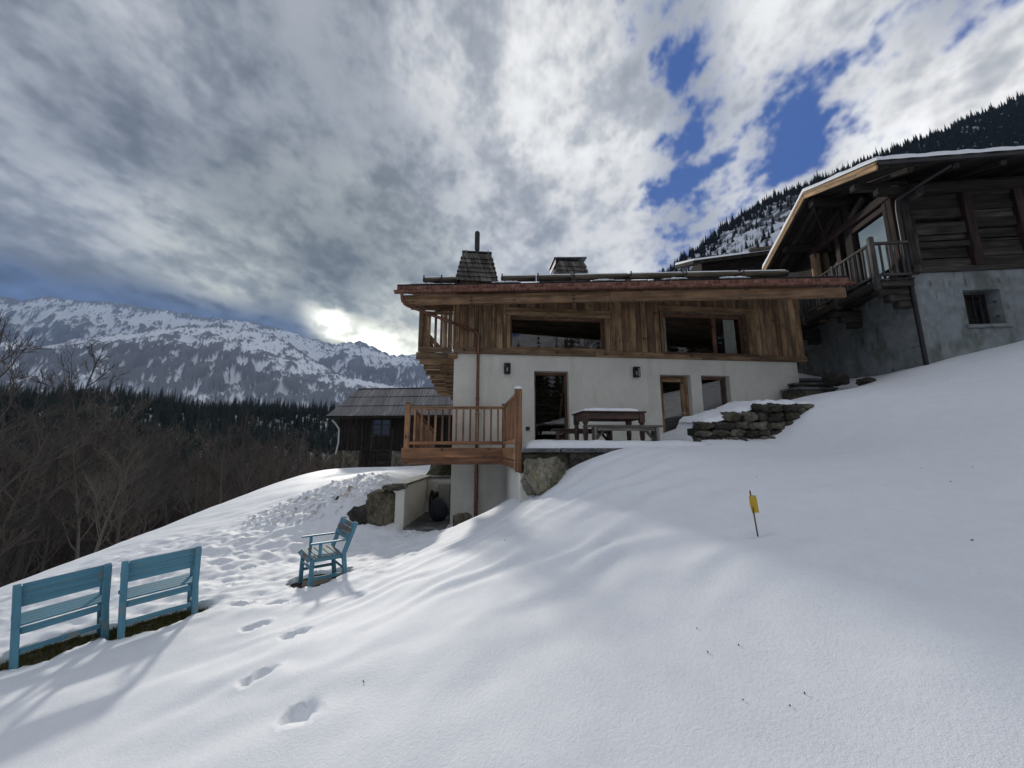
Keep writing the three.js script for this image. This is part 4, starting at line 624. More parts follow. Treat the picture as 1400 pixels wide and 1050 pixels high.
boulder('dark brown rock half under snow at the chalet corner', -1.08, -1.62, -8.75, 0.22, 0.26, 0.26, 52, M.stones[1], 0.4);
boulder('mossy rock behind the capped enclosure wall', -2.15, -0.72, -13.1, 0.7, 0.5, 0.5, 57, M.stones[4], 0.8);
boulder('dark rock between the flagstone steps and the old house', 9.05, 1.9, -10.6, 0.32, 0.2, 0.25, 61, M.stones[2], 0.4);
boulder('low dark stone showing through snow by the old house wall', 9.3, 1.72, -9.95, 0.26, 0.12, 0.16, 63, M.stones[2], 1.4);
// ------------------------------------------------------------------ plaster enclosure with stone caps
{
  const E = thing('plaster_enclosure', 'low plaster enclosure with stone slab caps below the deck', 'wall');
  box('side_wall', M.plaster, E, -2.8, -2.58, -2.3, -0.88, -12.3, -9.55, 0.01); box('back_wall', M.plaster, E, -2.575, -1.75, -2.3, -0.9, -12.3, -12.05, 0.01);
  let z = -9.45; while (z > -12.3) { const L = rr(0.75, 1.0); box('cap_slab', M.capslab, E, -2.88, -2.50, -0.875, -0.825, Math.max(z - L, -12.4), z - 0.01, 0.008); z -= L; }
  box('cap_slab', M.capslab, E, -2.49, -1.75, -0.895, -0.84, -12.4, -12.0, 0.008);
  box('floor_slab', M.slab, E, -2.575, -1.62, -2.0, -1.86, -12.04, -9.5, 0.01);
  settle(E, -2.0);
  const c = thing('utility_cabinet', 'grey beige metal cabinet on the rear wall of the enclosure', 'cabinet', [-2.0, -1.75, -11.86], 0); box('body', M.cabinet, c, -0.17, 0.17, 0, 0.72, -0.15, 0.12, 0.02); box('door', M.cabinet, c, -0.14, 0.14, 0.3, 0.68, 0.123, 0.135, 0.008); box('lower_panel', M.cabinet, c, -0.14, 0.14, 0.03, 0.27, 0.123, 0.133, 0.008);
  const p = thing('hanging_sheet', 'pale grey sheet hanging beside the metal cabinet over dark hoses', 'sheet', [-2.32, -1.86, -11.95]); { const s = new THREE.Shape([[-.1, .86], [.1, .86], [.1, .6], [.05, .58], [-.02, .32], [-.05, .34], [-.06, .6], [-.1, .58]].map((q) => new THREE.Vector2(...q))); const g = new THREE.ExtrudeGeometry(s, { depth: 0.012, bevelEnabled: false }); mesh('sheet', g, M.whitepipe, p); tube('hose', M.black, p, [[-.12, 0, .05], [-.13, .4, .05], [-.07, .62, .04], [-.03, .4, .05], [-.02, 0, .05]], 0.035, 8); tube('hose', M.black, p, [[0.0, 0, .06], [.01, .4, .06], [.06, .58, .05], [.12, .4, .06], [.12, 0, .06]], 0.035, 8); }
  const bnd = thing('covered_bundle', 'dark navy cloth covered bundle standing inside the plaster enclosure', 'bundle', [-1.92, -1.87, -10.45]); { const g = new THREE.SphereGeometry(1, 40, 28), q = g.attributes.position, v = new THREE.Vector3(); for (let i = 0; i < q.count; i++) { v.fromBufferAttribute(q, i); const a = Math.atan2(v.x, v.z), low = sstep(0.3, -0.8, v.y); v.x *= 0.27 * (1 + 0.08 * low * Math.sin(a * 6)); v.z *= 0.26 * (1 + 0.08 * low * Math.sin(a * 6)); v.y = v.y < -0.2 ? mix(-0.1, -0.38, (-v.y - 0.2) / 0.8) : v.y * 0.36; v.y += 0.36 + 0.02 * fbm2(v.x * 6, v.z * 6, 2); q.setXYZ(i, v.x, v.y, v.z); } g.computeVertexNormals(); g.scale(0.9, 0.82, 0.9); mesh('cloth', g, M.navy, bnd); tube('cord', M.black, bnd, [[-.27, .16, .0], [-.2, .15, .2], [0, .15, .275], [.2, .15, .2], [.27, .16, 0]], 0.008, 6); }
}
// ------------------------------------------------------------------ flagstone steps between the houses
{
  const S = thing('flagstone_steps', 'grey flagstone steps rising between the chalet and the old house', 'steps');
  const st = [[7.95, 9.2, 1.7, -10.7, 0.6], [8.25, 9.5, 1.9, -11.1, 0.6], [8.66, 9.75, 2.1, -11.6, 0.7], [8.8, 10.0, 2.25, -12.3, 0.9]];
  for (const [a, b, y, z, d] of st) { box('tread', M.slab, S, a, b, y - 0.06, y, z - d, z, 0.015); box('riser', M.stones[1], S, a + 0.05, b - 0.04, y - 0.5, y - 0.062, z - d, z - 0.05, 0.02); }
  settle(S, 1.3);
}
// ------------------------------------------------------------------ blue garden chairs
function chairGeo(ch, worn) {
  const w = 0.36, m = M.paint, s = worn ? M.paintworn : M.paint, dn = -0.14;   // feet stand in the hollow
  for (const a of [-1, 1]) {
    const x = a * (w - 0.03);
    bar('back_leg', m, ch, [x, dn, -0.30], [x, 0.40, -0.235], 0.064, 0.062, [0, 0, 1], 0.006); bar('back_post', m, ch, [x, 0.385, -0.236], [x, 0.86, -0.405], 0.0645, 0.060, [0, 0, 1], 0.006);
    bar('front_leg', m, ch, [x, dn, 0.235], [x, 0.372, 0.225], 0.045, 0.062, [0, 0, 1], 0.006);
    box('side_rail', m, ch, x - 0.016, x + 0.016, 0.325, 0.385, -0.20, 0.19, 0.005); bar('side_stretcher', m, ch, [x, 0.085, -0.262], [x, 0.085, 0.205], 0.05, 0.025, [1, 0, 0], 0.005);
    box('arm_post', m, ch, x - 0.018, x + 0.018, 0.405, 0.585, 0.10, 0.145, 0.005); box('arm', m, ch, x - 0.028, x + 0.028, 0.587, 0.612, -0.275, 0.27, 0.006);
  }
  box('back_stretcher', m, ch, -w + 0.063, w - 0.063, 0.125, 0.175, -0.285, -0.26, 0.005); box('front_stretcher', m, ch, -w + 0.046, w - 0.046, 0.20, 0.24, 0.215, 0.24, 0.005);
  box('front_rail', m, ch, -w + 0.046, w - 0.046, 0.315, 0.37, 0.212, 0.24, 0.005); box('rear_rail', m, ch, -w + 0.063, w - 0.063, 0.305, 0.375, -0.235, -0.21, 0.005);
  for (let i = 0; i < 5; i++) { const z = -0.175 + i * 0.098; const q = box('seat_slat', s, ch, -w + 0.002, w - 0.002, 0.388, 0.405, z - 0.044, z + 0.044, 0.005); }
  { const q = box('seat_front_slat', s, ch, -w - 0.006, w + 0.006, -0.009, 0.009, -0.04, 0.04, 0.005); q.position.set(0, 0.372, 0.272); q.rotation.x = 0.75; }
  for (let i = 0; i < 3; i++) { const y0 = 0.60 + i * 0.0865, sl = -0.169 / 0.475; const q = mesh('back_slat', cbox(2 * w - 0.004, 0.0862, 0.02, 0.006), s, ch); const yc = y0 + 0.042; q.position.set(0, yc, -0.236 + (yc - 0.385) * sl + 0.042); q.rotation.x = -Math.atan(-sl); }
}
const chairLabels = ['blue garden chair seen from behind at the turf edge, next to the dark thicket', 'blue garden chair seen from behind on turf, closer to the lone chair', 'lone blue garden armchair with flaking paint facing the pair'];
CHAIRS.forEach((c, i) => { const ch = thing('garden_chair', chairLabels[i], 'chair', [c.x, c.y, -c.z], Math.atan2(c.f[0], -c.f[1]), i < 2 ? 'paired chairs' : undefined); chairGeo(ch, i === 2); if (i === 2) ch.scale.setScalar(0.94); ch.rotation.order = 'YXZ'; ch.rotation.z = i < 2 ? -c.roll : 0.0; });
// ------------------------------------------------------------------ yellow marker stake
{
  const [x, z] = STAKE, y = land(x, z) - 0.1, s = thing('marker_stake', 'thin wooden stake with a yellow tag stuck in the snow', 'stake', [x, y, -z]);
  bar('stake', M.stake, s, [0, -0.1, 0], [-0.043, 0.435, 0], 0.011, 0.011); 
  const g = new THREE.PlaneGeometry(0.056, 0.145, 4, 8), p = g.attributes.position; for (let i = 0; i < p.count; i++) { const t = p.getY(i) / 0.165; p.setZ(i, 0.012 * Math.sin(t * 3 + p.getX(i) * 30)); p.setX(i, p.getX(i) + 0.012 * (0.5 - t) * (0.5 - t)); } g.computeVertexNormals();
  const gm = M.yellow.clone(); gm.side = THREE.DoubleSide; const t = mesh('yellow_tag', g, gm, s); t.position.set(-0.031, 0.325, 0.012); t.rotation.z = 0.1; const e = mesh('eyelet', new THREE.TorusGeometry(0.006, 0.002, 6, 12), M.steel, s); e.position.set(-0.038, 0.395, 0.024);
}
// loose crumbs of snow kicked out of the prints and off the bank
{
  const rg = rng(640), g = stoneGeo(91, 1, 0.35, 0.3), sp = [];
  for (const p of PRINTS.slice(4)) for (let i = 0; i < 4; i++) { const a = rg() * 6.28, r = 0.10 + Math.pow(rg(), 2) * 0.14; sp.push([p.x + Math.cos(a) * r, p.z + Math.sin(a) * r, 0.003 + Math.pow(rg(), 3) * 0.008]); }
  for (let i = 0; i < 420; i++) { const a = rg() * 6.28, r = Math.sqrt(rg()); sp.push([-5.2 + Math.cos(a) * r * 1.9, 10.9 + Math.sin(a) * r * 1.3, 0.012 + Math.pow(rg(), 3) * 0.05]); }
  for (let i = 0; i < 160; i++) sp.push([-2.6 + rg() * 1.6, 8.7 + rg() * 0.7, 0.008 + Math.pow(rg(), 3) * 0.03]);
  const im = new THREE.InstancedMesh(g, M.snow, sp.length), m4 = new THREE.Matrix4(); sp.forEach(([x, z, s], i) => { m4.compose(new THREE.Vector3(x, snowH(x, z) + s * 0.3, -z), new THREE.Quaternion().setFromEuler(new THREE.Euler(rg() * 6, rg() * 6, rg() * 6)), new THREE.Vector3(s, s * 0.8, s)); im.setMatrixAt(i, m4); });
  im.name = 'snow_crumbs'; im.castShadow = im.receiveShadow = true; scene.add(im); tag(im, 'loose snow crumbs around the footprints and the churned bank', 'snow', null, 'stuff');
}
// twigs and debris on the snow
[[953, 860], [1010, 884], [968, 895], [1035, 654], [690, 742], [497, 930], [1330, 639], [1300, 660], [1330, 743], [1016, 957], [1100, 948], [861, 612], [1260, 640], [1080, 965]].forEach(([u, v], i) => { const [x, z] = hit(u, v), y = snowH(x, z), t = mesh(numbered('twig'), cbox(0.012 + (i % 3) * 0.006, 0.008, 0.012, 0.002), M.bark[2], scene); t.position.set(x, y + 0.005, -z); t.rotation.set(i, i * 2, i * 0.7); t.scale.setScalar(0.35 + z * 0.07); tag(t, 'tiny dark bark crumb lying on the smooth snow', 'debris', 'bark crumbs on the snow'); });
// ------------------------------------------------------------------ the old timber house uphill
{
  const A = -THREE.MathUtils.degToRad(6.4), O = thing('old_timber_house', 'old dark timber house on grey plaster base with gable balcony', 'house', [10.183, 0, -9.3], A);
  const old = (i) => M.old[i % M.old.length];
  // plaster base
  const W = [1.17, 1.985, 3.03, 3.93];
  mesh('plaster_wall', wall(0, 9, 0.5, 4.43, [W], 0.5), M.oldplaster, O);
  { const s = mesh('plaster_wall', wall(0.502, 6.0, 0.5, 4.43, [], 0.5), M.oldplaster, O); s.geometry.rotateY(Math.PI / 2); s.geometry.translate(0.5, 0, 0); }
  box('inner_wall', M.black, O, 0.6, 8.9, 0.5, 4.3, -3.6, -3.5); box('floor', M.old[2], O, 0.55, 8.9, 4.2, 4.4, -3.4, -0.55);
  { const w = part('window', O); for (const [a, b, c, d] of [[1.172, 1.24, 3.05, 3.92], [1.915, 1.98, 3.05, 3.92], [1.243, 1.897, 3.85, 3.92], [1.54, 1.6, 3.12, 3.847], [1.243, 1.897, 3.05, 3.118]]) box('frame', M.old[3], w, a, b, c, d, -0.40, -0.33);
    const p = mesh('pane', new THREE.PlaneGeometry(0.66, 0.75), M.glass, w); p.position.set(1.57, 3.48, -0.37); box('curtain', M.old[3], w, 1.25, 1.48, 3.1, 3.85, -0.47, -0.455, 0.002); box('sill', M.oldplaster, w, 1.10, 2.08, 2.93, 3.028, -0.32, 0.05, 0.02); for (let i = 0; i < 3; i++) { const x = 1.34 + i * 0.17; box('iron_bar', M.black, w, x - .006, x + .006, 3.03, 3.93, -0.16, -0.148, 0.001); } for (const y of [3.25, 3.62]) box('hinge_pin', M.black, w, 1.93, 1.984, y, y + 0.02, -0.14, -0.1, 0.002); }
  // timber storey: sill beam, posts and heavy boards
  box('sill_beam', M.old[1], O, 0.28, 9, 4.432, 4.56, -0.2, 0.06, 0.02); box('sill_beam_end', M.old[4], O, 0.08, 0.277, 4.40, 4.62, -0.12, 0.12, 0.03); box('sill_beam', M.old[2], O, -0.03, 0.2, 4.432, 4.58, -5.0, -0.21, 0.02);
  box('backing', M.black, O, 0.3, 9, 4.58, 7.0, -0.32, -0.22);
  const posts = [0.19, 1.68, 2.86, 4.4, 6.0, 7.6];
  posts.forEach((x, i) => box('post', i ? M.oldRed : M.old[0], O, x - 0.1, x + 0.1, 4.563, 6.9, -0.19, 0.045, 0.015));
  box('door_jamb', M.old[1], O, 0.30, 0.38, 4.563, 6.0, -0.18, 0.03, 0.01);
  for (let b = 0; b < posts.length - 1; b++) { let y = 4.565; const gaps = b === 0 ? [[4.83, 4.87], [5.28, 5.34], [5.82, 5.97]] : [[5.30, 5.38], [5.62, 5.64]]; const x0 = posts[b] + (b ? 0.103 : 0.195), x1 = posts[b + 1] - 0.103;
    while (y < 6.88) { let h = rr(0.16, 0.34); for (const [g0, g1] of gaps) { if (y < g0 - 0.03 && y + h > g0 - 0.03) h = g0 - y; if (y >= g0 - 0.02 && y < g1) { y = g1; } } if (y + h > 6.9) h = 6.9 - y; if (h < 0.03) break; const rec = rr(-0.16, -0.05), tilt = rr(-.008, .008); const k = y > 6.1 ? [2, 2, 0][Math.floor(R() * 3)] : Math.floor(R() * 5); const m = box('board', b === 0 && y > 5.97 && y < 6.2 ? M.old[4] : M.old[k === 3 ? 0 : k], O, x0, x1, y + 0.004, y + h - 0.004, -0.2, rec + 0.06, 0.012); m.rotation.z = tilt; y += h; } }  // boards near the eaves take the darkest woods: eave shade put into colour
  // roof
  const roof = part('roof', O), xl = -1.12, xr = 9.6, ze = 1.02, zr = -1.6, zb = -4.36, ht = 6.98, hr = 8.02, hb = 6.72, T = 0.16;
  mesh('roof_deck', prism([[xl, ht, ze], [xr, ht, ze], [xr, hr, zr], [xl, hr, zr]], [[xl, ht - T, ze], [xr, ht - T, ze], [xr, hr - T, zr], [xl, hr - T, zr]]), M.old[2], roof);
  mesh('roof_deck', prism([[xl, hr, zr], [xr, hr, zr], [xr, hb, zb], [xl, hb, zb]], [[xl, hr - T, zr], [xr, hr - T, zr], [xr, hb - T, zb], [xl, hb - T, zb]]), M.old[2], roof);
  { const nx = 120, g = new THREE.PlaneGeometry(1, 1, nx, 60), p = g.attributes.position, uv = g.attributes.uv; for (let i = 0; i < p.count; i++) { const a = p.getX(i) + 0.5, b = p.getY(i) + 0.5, a2 = Math.max(0, a - 1 / nx) * nx / (nx - 1), b2 = Math.max(0, b - 1 / 60) * 60 / 59, x = mix(xl - 0.03, xr, a2), e = Math.min(1, b * 60, (1 - b) * 60, a * nx); const z = mix(ze + 0.045 + 0.02 * n2(x * 2, 1), zb + 0.01, b2), top = z > zr ? mix(ht, hr, (ze - z) / (ze - zr)) : mix(hr, hb, (zr - z) / (zr - zb)); p.setXYZ(i, x, top - 0.01 + (0.10 + 0.03 * fbm2(x * 1.1, z, 3)) * Math.sqrt(1 - (1 - e) ** 2), z); uv.setXY(i, x, z); } g.computeVertexNormals(); mesh('roof_snow', g, M.snow, roof); }
  bar('eave_edge', M.black, roof, [xl, ht - 0.06, ze + 0.01], [xr, ht - 0.06, ze + 0.01], 0.16, 0.03, [0, 0, 1]);
  // pale new barge boards on the gable
  const bx = xl - 0.022; bar('barge_board', M.barge, roof, [bx, ht - 0.20, ze + 0.0], [bx, hr - 0.19, zr + 0.005], 0.11, 0.04, [1, 0, 0], 0.006); bar('barge_board', M.barge, roof, [bx - 0.012, ht - 0.10, ze + 0.0], [bx - 0.012, hr - 0.09, zr + 0.005], 0.09, 0.045, [1, 0, 0], 0.006);
  bar('barge_board', M.barge, roof, [bx, hr - 0.19, zr - 0.005], [bx, hb - 0.20, zb], 0.11, 0.04, [1, 0, 0], 0.006); bar('barge_board', M.barge, roof, [bx - 0.012, hr - 0.09, zr - 0.005], [bx - 0.012, hb - 0.10, zb], 0.09, 0.045, [1, 0, 0], 0.006);
  // soffit boards under the verge
  for (let i = 0; i < 8; i++) { const x = xl + 0.03 + i * 0.135; bar('soffit_board', old(i), roof, [x + .06, ht - T - 0.012, ze - 0.02], [x + .06, hr - T - 0.012, zr], 0.125, 0.02, [0, 1, 0]); bar('soffit_board', old(i + 1), roof, [x + .06, hr - T - 0.012, zr - 0.01], [x + .06, hb - T - 0.012, zb + .02], 0.125, 0.02, [0, 1, 0]); }
  // purlins and plates
  box('purlin', M.old[0], roof, -0.98, 0.6, 7.48, 7.74, zr - 0.12, zr + 0.12, 0.02); box('purlin', M.old[1], roof, -0.82, 0.5, 6.98, 7.16, -0.30, -0.10, 0.02); box('purlin', M.old[0], roof, -0.95, 0.5, 6.82, 7.02, -3.35, -3.12, 0.02);
  box('wall_plate', M.old[2], roof, -0.5, 9, 6.62, 6.80, 0.0, 0.2, 0.02); box('wall_plate', M.old[0], roof, 0.15, 9, 6.9, 7.06, -0.3, -0.1, 0.02);
  for (let i = 0; i < 10; i++) { const x = -0.35 + i * 1.0; bar('rafter', M.old[2], roof, [x, ht - T - 0.10, ze - 0.06], [x, hr - T - 0.10, zr], 0.12, 0.14, [1, 0, 0], 0.012); }  // darkest wood on every rafter, painting in the gloom beneath the eaves
  box('knee_block', M.old[1], roof, 0.22, 0.44, 6.42, 6.75, 0.05, 0.35, 0.03);
  // gable: posts, tie beams, glazing
  const gb = part('gable', O);
  box('tie_beam', M.oldRed, gb, -0.11, 0.1, 6.62, 6.86, -3.4, -0.02, 0.02); box('tie_beam_end', M.trim, gb, -0.115, 0.1, 6.70, 6.90, -0.018, 0.10, 0.03); box('window_head', M.oldRed, gb, -0.07, 0.08, 6.40, 6.56, -1.5, -0.2, 0.012);
  box('post', M.oldRed, gb, -0.1, 0.1, 4.15, 6.618, -2.12, -1.92, 0.015); box('post', M.old[2], gb, -0.08, 0.1, 4.15, 6.618, -1.72, -1.42, 0.015); box('post', M.old[0], gb, -0.06, 0.1, 4.15, 6.618, -0.34, -0.2, 0.012); box('post', M.old[3], gb, -0.08, 0.1, 4.15, 6.618, -0.18, -0.02, 0.012);
  { const m = mesh('log_post', new THREE.CylinderGeometry(0.13, 0.14, 2.4, 16), M.trim, gb); m.position.set(-0.12, 5.36, -3.02); }
  box('ridge_post', M.old[2], gb, -0.08, 0.08, 6.863, 7.47, zr - 0.3, zr - 0.15, 0.01); bar('strut', M.oldRed, gb, [-0.02, 6.87, -2.6], [-0.02, 7.4, -1.8], 0.12, 0.12, [1, 0, 0]); bar('strut', M.old[2], gb, [-0.9, 7.45, -1.6], [-0.1, 6.3, -2.3], 0.04, 0.04, [0, 0, 1]); bar('strut', M.old[0], gb, [-0.04, 6.87, -1.45], [-0.04, 7.2, -0.85], 0.2, 0.1, [1, 0, 0]);
  for (const [a, b, c, d] of [[-1.4, -0.35, 4.2, 6.39], [-2.9, -2.14, 4.2, 6.6]]) { const g = new THREE.PlaneGeometry(b - a, d - c); g.rotateY(-Math.PI / 2); const m = mesh('pane', g, M.coated, gb); m.position.set(0.02, (c + d) / 2, (a + b) / 2); }
  { const s = new THREE.Shape([[-0.15, 6.88], [-0.15, 6.98], [-0.95, 7.32], [-1.42, 6.88]].map(([z, y]) => new THREE.Vector2(-z, y))); const g = new THREE.ShapeGeometry(s); g.rotateY(Math.PI / 2); mesh('pane', g, M.coated, gb).position.set(0.02, 0, 0); }
  box('gable_wall', M.old[2], gb, 0.0, 0.12, 4.15, 7.2, -5.0, -2.92, 0.01); mesh('gable_infill', prism([[-0.0, 6.87, -1.45], [-0.0, 7.75, zr], [-0.0, 6.87, -3.4], [-0.0, 6.86, -3.3]], [[.1, 6.87, -1.45], [.1, 7.75, zr], [.1, 6.87, -3.4], [.1, 6.86, -3.3]]), M.old[2], gb);
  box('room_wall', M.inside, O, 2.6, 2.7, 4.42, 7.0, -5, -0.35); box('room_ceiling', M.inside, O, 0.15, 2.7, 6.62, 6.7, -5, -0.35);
  // balcony
  const B = part('balcony', O);
  const bo = -0.86, f0 = 0.14;   // outer rail line and front end
  for (let i = 0; i < 6; i++) box('floor_board', M.old[i % 3], B, bo - 0.02 + i * 0.145, bo + 0.115 + i * 0.145, 4.2, 4.25, -4.6, f0 + 0.06, 0.006);
  box('edge_beam', M.old[2], B, bo - 0.05, bo + 0.07, 4.05, 4.196, -4.6, f0 + 0.03, 0.015); box('edge_beam', M.old[0], B, bo + 0.075, -0.02, 4.05, 4.196, f0 - 0.09, f0 + 0.04, 0.015);
  for (const z of [f0, -1.25, -2.75, -4.4]) box('post', M.greyrail, B, bo - 0.055, bo + 0.06, 3.98, z > 0 ? 5.42 : 5.3, z - 0.058, z + 0.058, 0.015);
  for (const [a, b] of [[-1.19, f0 - 0.06], [-2.69, -1.31], [-4.34, -2.81]]) { box('handrail', M.greyrail, B, bo - 0.04, bo + 0.04, 5.2, 5.27, a, b, 0.01); box('bottom_rail', M.greyrail, B, bo - 0.025, bo + 0.025, 4.34, 4.40, a, b, 0.008); const n = Math.round((b - a) / 0.165); for (let i = 0; i < n; i++) { const z = mix(a, b, (i + 0.5) / n); box('baluster', M.greyrail, B, bo - 0.02, bo + 0.02, 4.403, 5.197, z - 0.028, z + 0.028, 0.004); } }
  box('handrail', M.greyrail, B, bo + 0.063, -0.003, 5.2, 5.27, f0 - 0.04, f0 + 0.04, 0.01); box('bottom_rail', M.greyrail, B, bo + 0.063, -0.003, 4.34, 4.40, f0 - 0.025, f0 + 0.025, 0.008); for (let i = 0; i < 4; i++) { const x = bo + 0.2 + i * 0.165; box('baluster', M.greyrail, B, x - 0.02, x + 0.02, 4.403, 5.197, f0 - 0.02, f0 + 0.02, 0.004); }
  for (const z of [-0.05, -1.7, -3.5]) { const k = part('corbel', O); box('corbel_beam', M.old[1], k, -0.80, -0.003, 3.87, 4.046, z - 0.12, z + 0.12, 0.03); box('corbel_beam', M.old[4], k, -0.56, -0.003, 3.70, 3.867, z - 0.11, z + 0.11, 0.03); box('corbel_beam', M.old[1], k, -0.36, -0.003, 3.52, 3.697, z - 0.105, z + 0.105, 0.03); }
  // downpipe on the corner
  tube('downpipe', M.black, O, [[0.55, 6.75, 0.95], [0.25, 6.62, 0.55], [-0.02, 6.45, 0.12], [-0.04, 6.1, 0.09], [-0.04, 4, 0.09], [-0.02, 1.7, 0.09]], 0.05, 10, 10);
  settle(O, 1.8);
}
// roof of a third house behind
{
  const N = thing('neighbour_house', 'dark house roof with snow edge behind the chalet roof', 'house', [9.6, 8.0, -18.6], -0.12);
  box('wall', M.old[2], N, 0.3, 7, -2.5, 2.0, -4.5, -0.3); mesh('roof', prism([[-0.35, 1.42, 0.4], [7, 2.05, 0.4], [7, 3.2, -2.5], [-0.35, 2.6, -2.5]], [[-0.35, 1.24, 0.4], [7, 1.85, 0.4], [7, 3.0, -2.5], [-0.35, 2.4, -2.5]]), M.old[2], N);
  mesh('roof_snow', prism([[-0.3, 1.56, 0.3], [7, 2.2, 0.3], [7, 3.35, -2.5], [-0.3, 2.75, -2.5]], [[-0.34, 1.42, 0.4], [7, 2.05, 0.4], [7, 3.2, -2.5], [-0.34, 2.6, -2.5]]), M.snow, N);
  bar('snow_guard_log', M.log, N, [2.4, 1.8, 0.35], [6.5, 2.14, 0.35], 0.17, 0.17);
  settle(N, -2.5);
}
// ------------------------------------------------------------------ the barn by the brow of the hill
{
  const a = 0.09, p0 = [-12.35, -27.6], B = thing('barn', 'dark plank barn with weathered sheet roof and stone footing', 'barn', [p0[0], 0, p0[1]], -a);
  const L = 13, fz = 0, eave = 2.18;
  mesh('stone_footing', wall(0, L, -2.2, -0.12, [[1.75, 3.85, -1.6, -0.18]], 0.4), M.barnstone, B);
  box('door_leaf', M.barn[2], B, 1.76, 2.75, -1.6, -0.19, -0.2, -0.14); box('door_leaf', M.barn[2], B, 2.79, 3.84, -1.6, -0.19, -0.2, -0.12); for (let i = 0; i < 4; i++) box('door_board', M.old[i % 3], B, 2.8, 3.8, -1.5 + i * 0.34, -1.24 + i * 0.34, -0.119, -0.09); box('door_post', M.old[1], B, 1.64, 1.76, -1.8, -0.13, 0.003, 0.06); box('door_post', M.old[1], B, 3.84, 3.96, -1.8, -0.13, 0.003, 0.06);
  mesh('backing', wall(0, L, -0.118, eave + .1, [[2.55, 3.75, 0.95, 2.0]], 0.15), M.black, B);
  let x = 0; while (x < L) { const w = rr(0.18, 0.3); if (!(x + w > 2.5 && x < 3.8)) box('plank', M.barn[Math.floor(R() * 3)], B, x + 0.006, x + w - 0.006, -0.14 - rr(0, .06), eave, 0.003, rr(0.02, 0.05), 0.004); else { box('plank', M.barn[Math.floor(R() * 3)], B, x + 0.006, x + w - 0.006, -0.15, 0.9, 0.003, 0.035, 0.004); if (R() > -1) box('plank', M.barn[1], B, x + 0.006, x + w - 0.006, 2.04, eave, 0.003, 0.03, 0.004); } x += w; }
  for (const px of [0.7, 1.75]) box('batten', M.old[1], B, px, px + 0.09, -0.1, eave, 0.052, 0.09);
  { const w = part('window', B); for (const [c, d] of [[2.48, 2.57], [3.10, 3.2], [3.73, 3.82]]) box('frame', M.old[1], w, c, d, 0.92, 2.03, 0.0, 0.07); for (const y of [0.9, 1.25, 1.62, 1.97]) box('glazing_bar', M.old[1], w, 2.572, 3.728, y, y + 0.06, 0.005, 0.06); box('sill', M.old[4], w, 2.4, 3.9, 0.82, 0.88, 0.0, 0.12); for (const [c, d] of [[2.572, 3.098], [3.202, 3.728]]) for (const [e, f] of [[0.963, 1.247], [1.313, 1.617], [1.683, 1.967]]) { const g = mesh('pane', new THREE.PlaneGeometry(d - c, f - e), M.glass, w); g.position.set((c + d) / 2, (e + f) / 2, 0.03); } }
  box('inside_wall', M.black, B, 0.1, L, -2, 4.0, -6.5, -6.4); box('end_wall', M.barn[1], B, -0.02, 0.1, -2.2, 2.6, -6.4, -0.41); box('end_wall', M.barn[1], B, L, L + 0.1, -2.2, 2.6, -6.4, -0.41);
  const roof = part('roof', B), e = [-0.55, eave + 0.02, 0.75], rise = 2.55, run = 4.2; mesh('roof_deck', prism([[e[0], e[1], e[2]], [L + .4, e[1], e[2]], [L + .4, e[1] + rise, e[2] - run], [e[0], e[1] + rise, e[2] - run]], [[e[0], e[1] - .1, e[2]], [L + .4, e[1] - .1, e[2]], [L + .4, e[1] + rise - .1, e[2] - run], [e[0], e[1] + rise - .1, e[2] - run]]), M.old[2], roof);
  mesh('roof_deck', prism([[e[0], e[1] + rise, e[2] - run], [L + .4, e[1] + rise, e[2] - run], [L + .4, e[1], e[2] - 2 * run], [e[0], e[1], e[2] - 2 * run]], [[e[0], e[1] + rise - .1, e[2] - run], [L + .4, e[1] + rise - .1, e[2] - run], [L + .4, e[1] - .1, e[2] - 2 * run], [e[0], e[1] - .1, e[2] - 2 * run]]), M.old[2], roof);
  for (let r = 0; r < 3; r++) { let s = e[0] - 0.02; while (s < L + 0.35) { const w = rr(0.85, 1.35), t0 = r / 3 - 0.01, t1 = (r + 1) / 3 + 0.02, k = 0.03 + (2 - r) * 0.0 + rr(0, .015), P = (a2, t, o) => [a2, e[1] + rise * t + o, e[2] - run * t]; const x0 = s + .004, x1 = s + w - .004; const gm = prism([P(x0, t0, .045 + k), P(x1, t0, .045 + k), P(x1, t1, .01), P(x0, t1, .01)], [P(x0, t0, .02 + k), P(x1, t0, .02 + k), P(x1, t1, -.01), P(x0, t1, -.01)]); mesh('roof_sheet', gm, M.roofsheet, roof); s += w; } }
  box('ridge_cap', M.roofsheet, roof, e[0], L + .4, e[1] + rise + .02, e[1] + rise + .08, e[2] - run - .12, e[2] - run + .12, 0.02); box('eave_board', M.old[1], roof, e[0], L + .4, e[1] - .13, e[1] - .02, e[2] - 0.08, e[2] - 0.02);
  tube('downpipe', M.whitepipe, B, [[-0.15, 1.95, 0.7], [-0.05, 1.75, 0.45], [0.12, 1.35, 0.2], [0.14, 0.4, 0.18], [0.0, -0.5, 0.2], [-0.1, -1.75, 0.25]], 0.06, 8);
  bar('stay_wire', M.black, B, [-0.4, eave + 1.1, -1], [-2.6, 0.2, 2.0], 0.03, 0.03);
  settle(B, -2.0);
  const r = mesh(numbered('boulder'), stoneGeo(71, 3, 0.2, 0.5), M.stones[1], scene); r.position.set(-12.0, -1.15, -26.4); r.scale.set(.55, .8, .4); tag(r, 'tall grey stone leaning on the barn footing beside the white pipe', 'boulder');
}
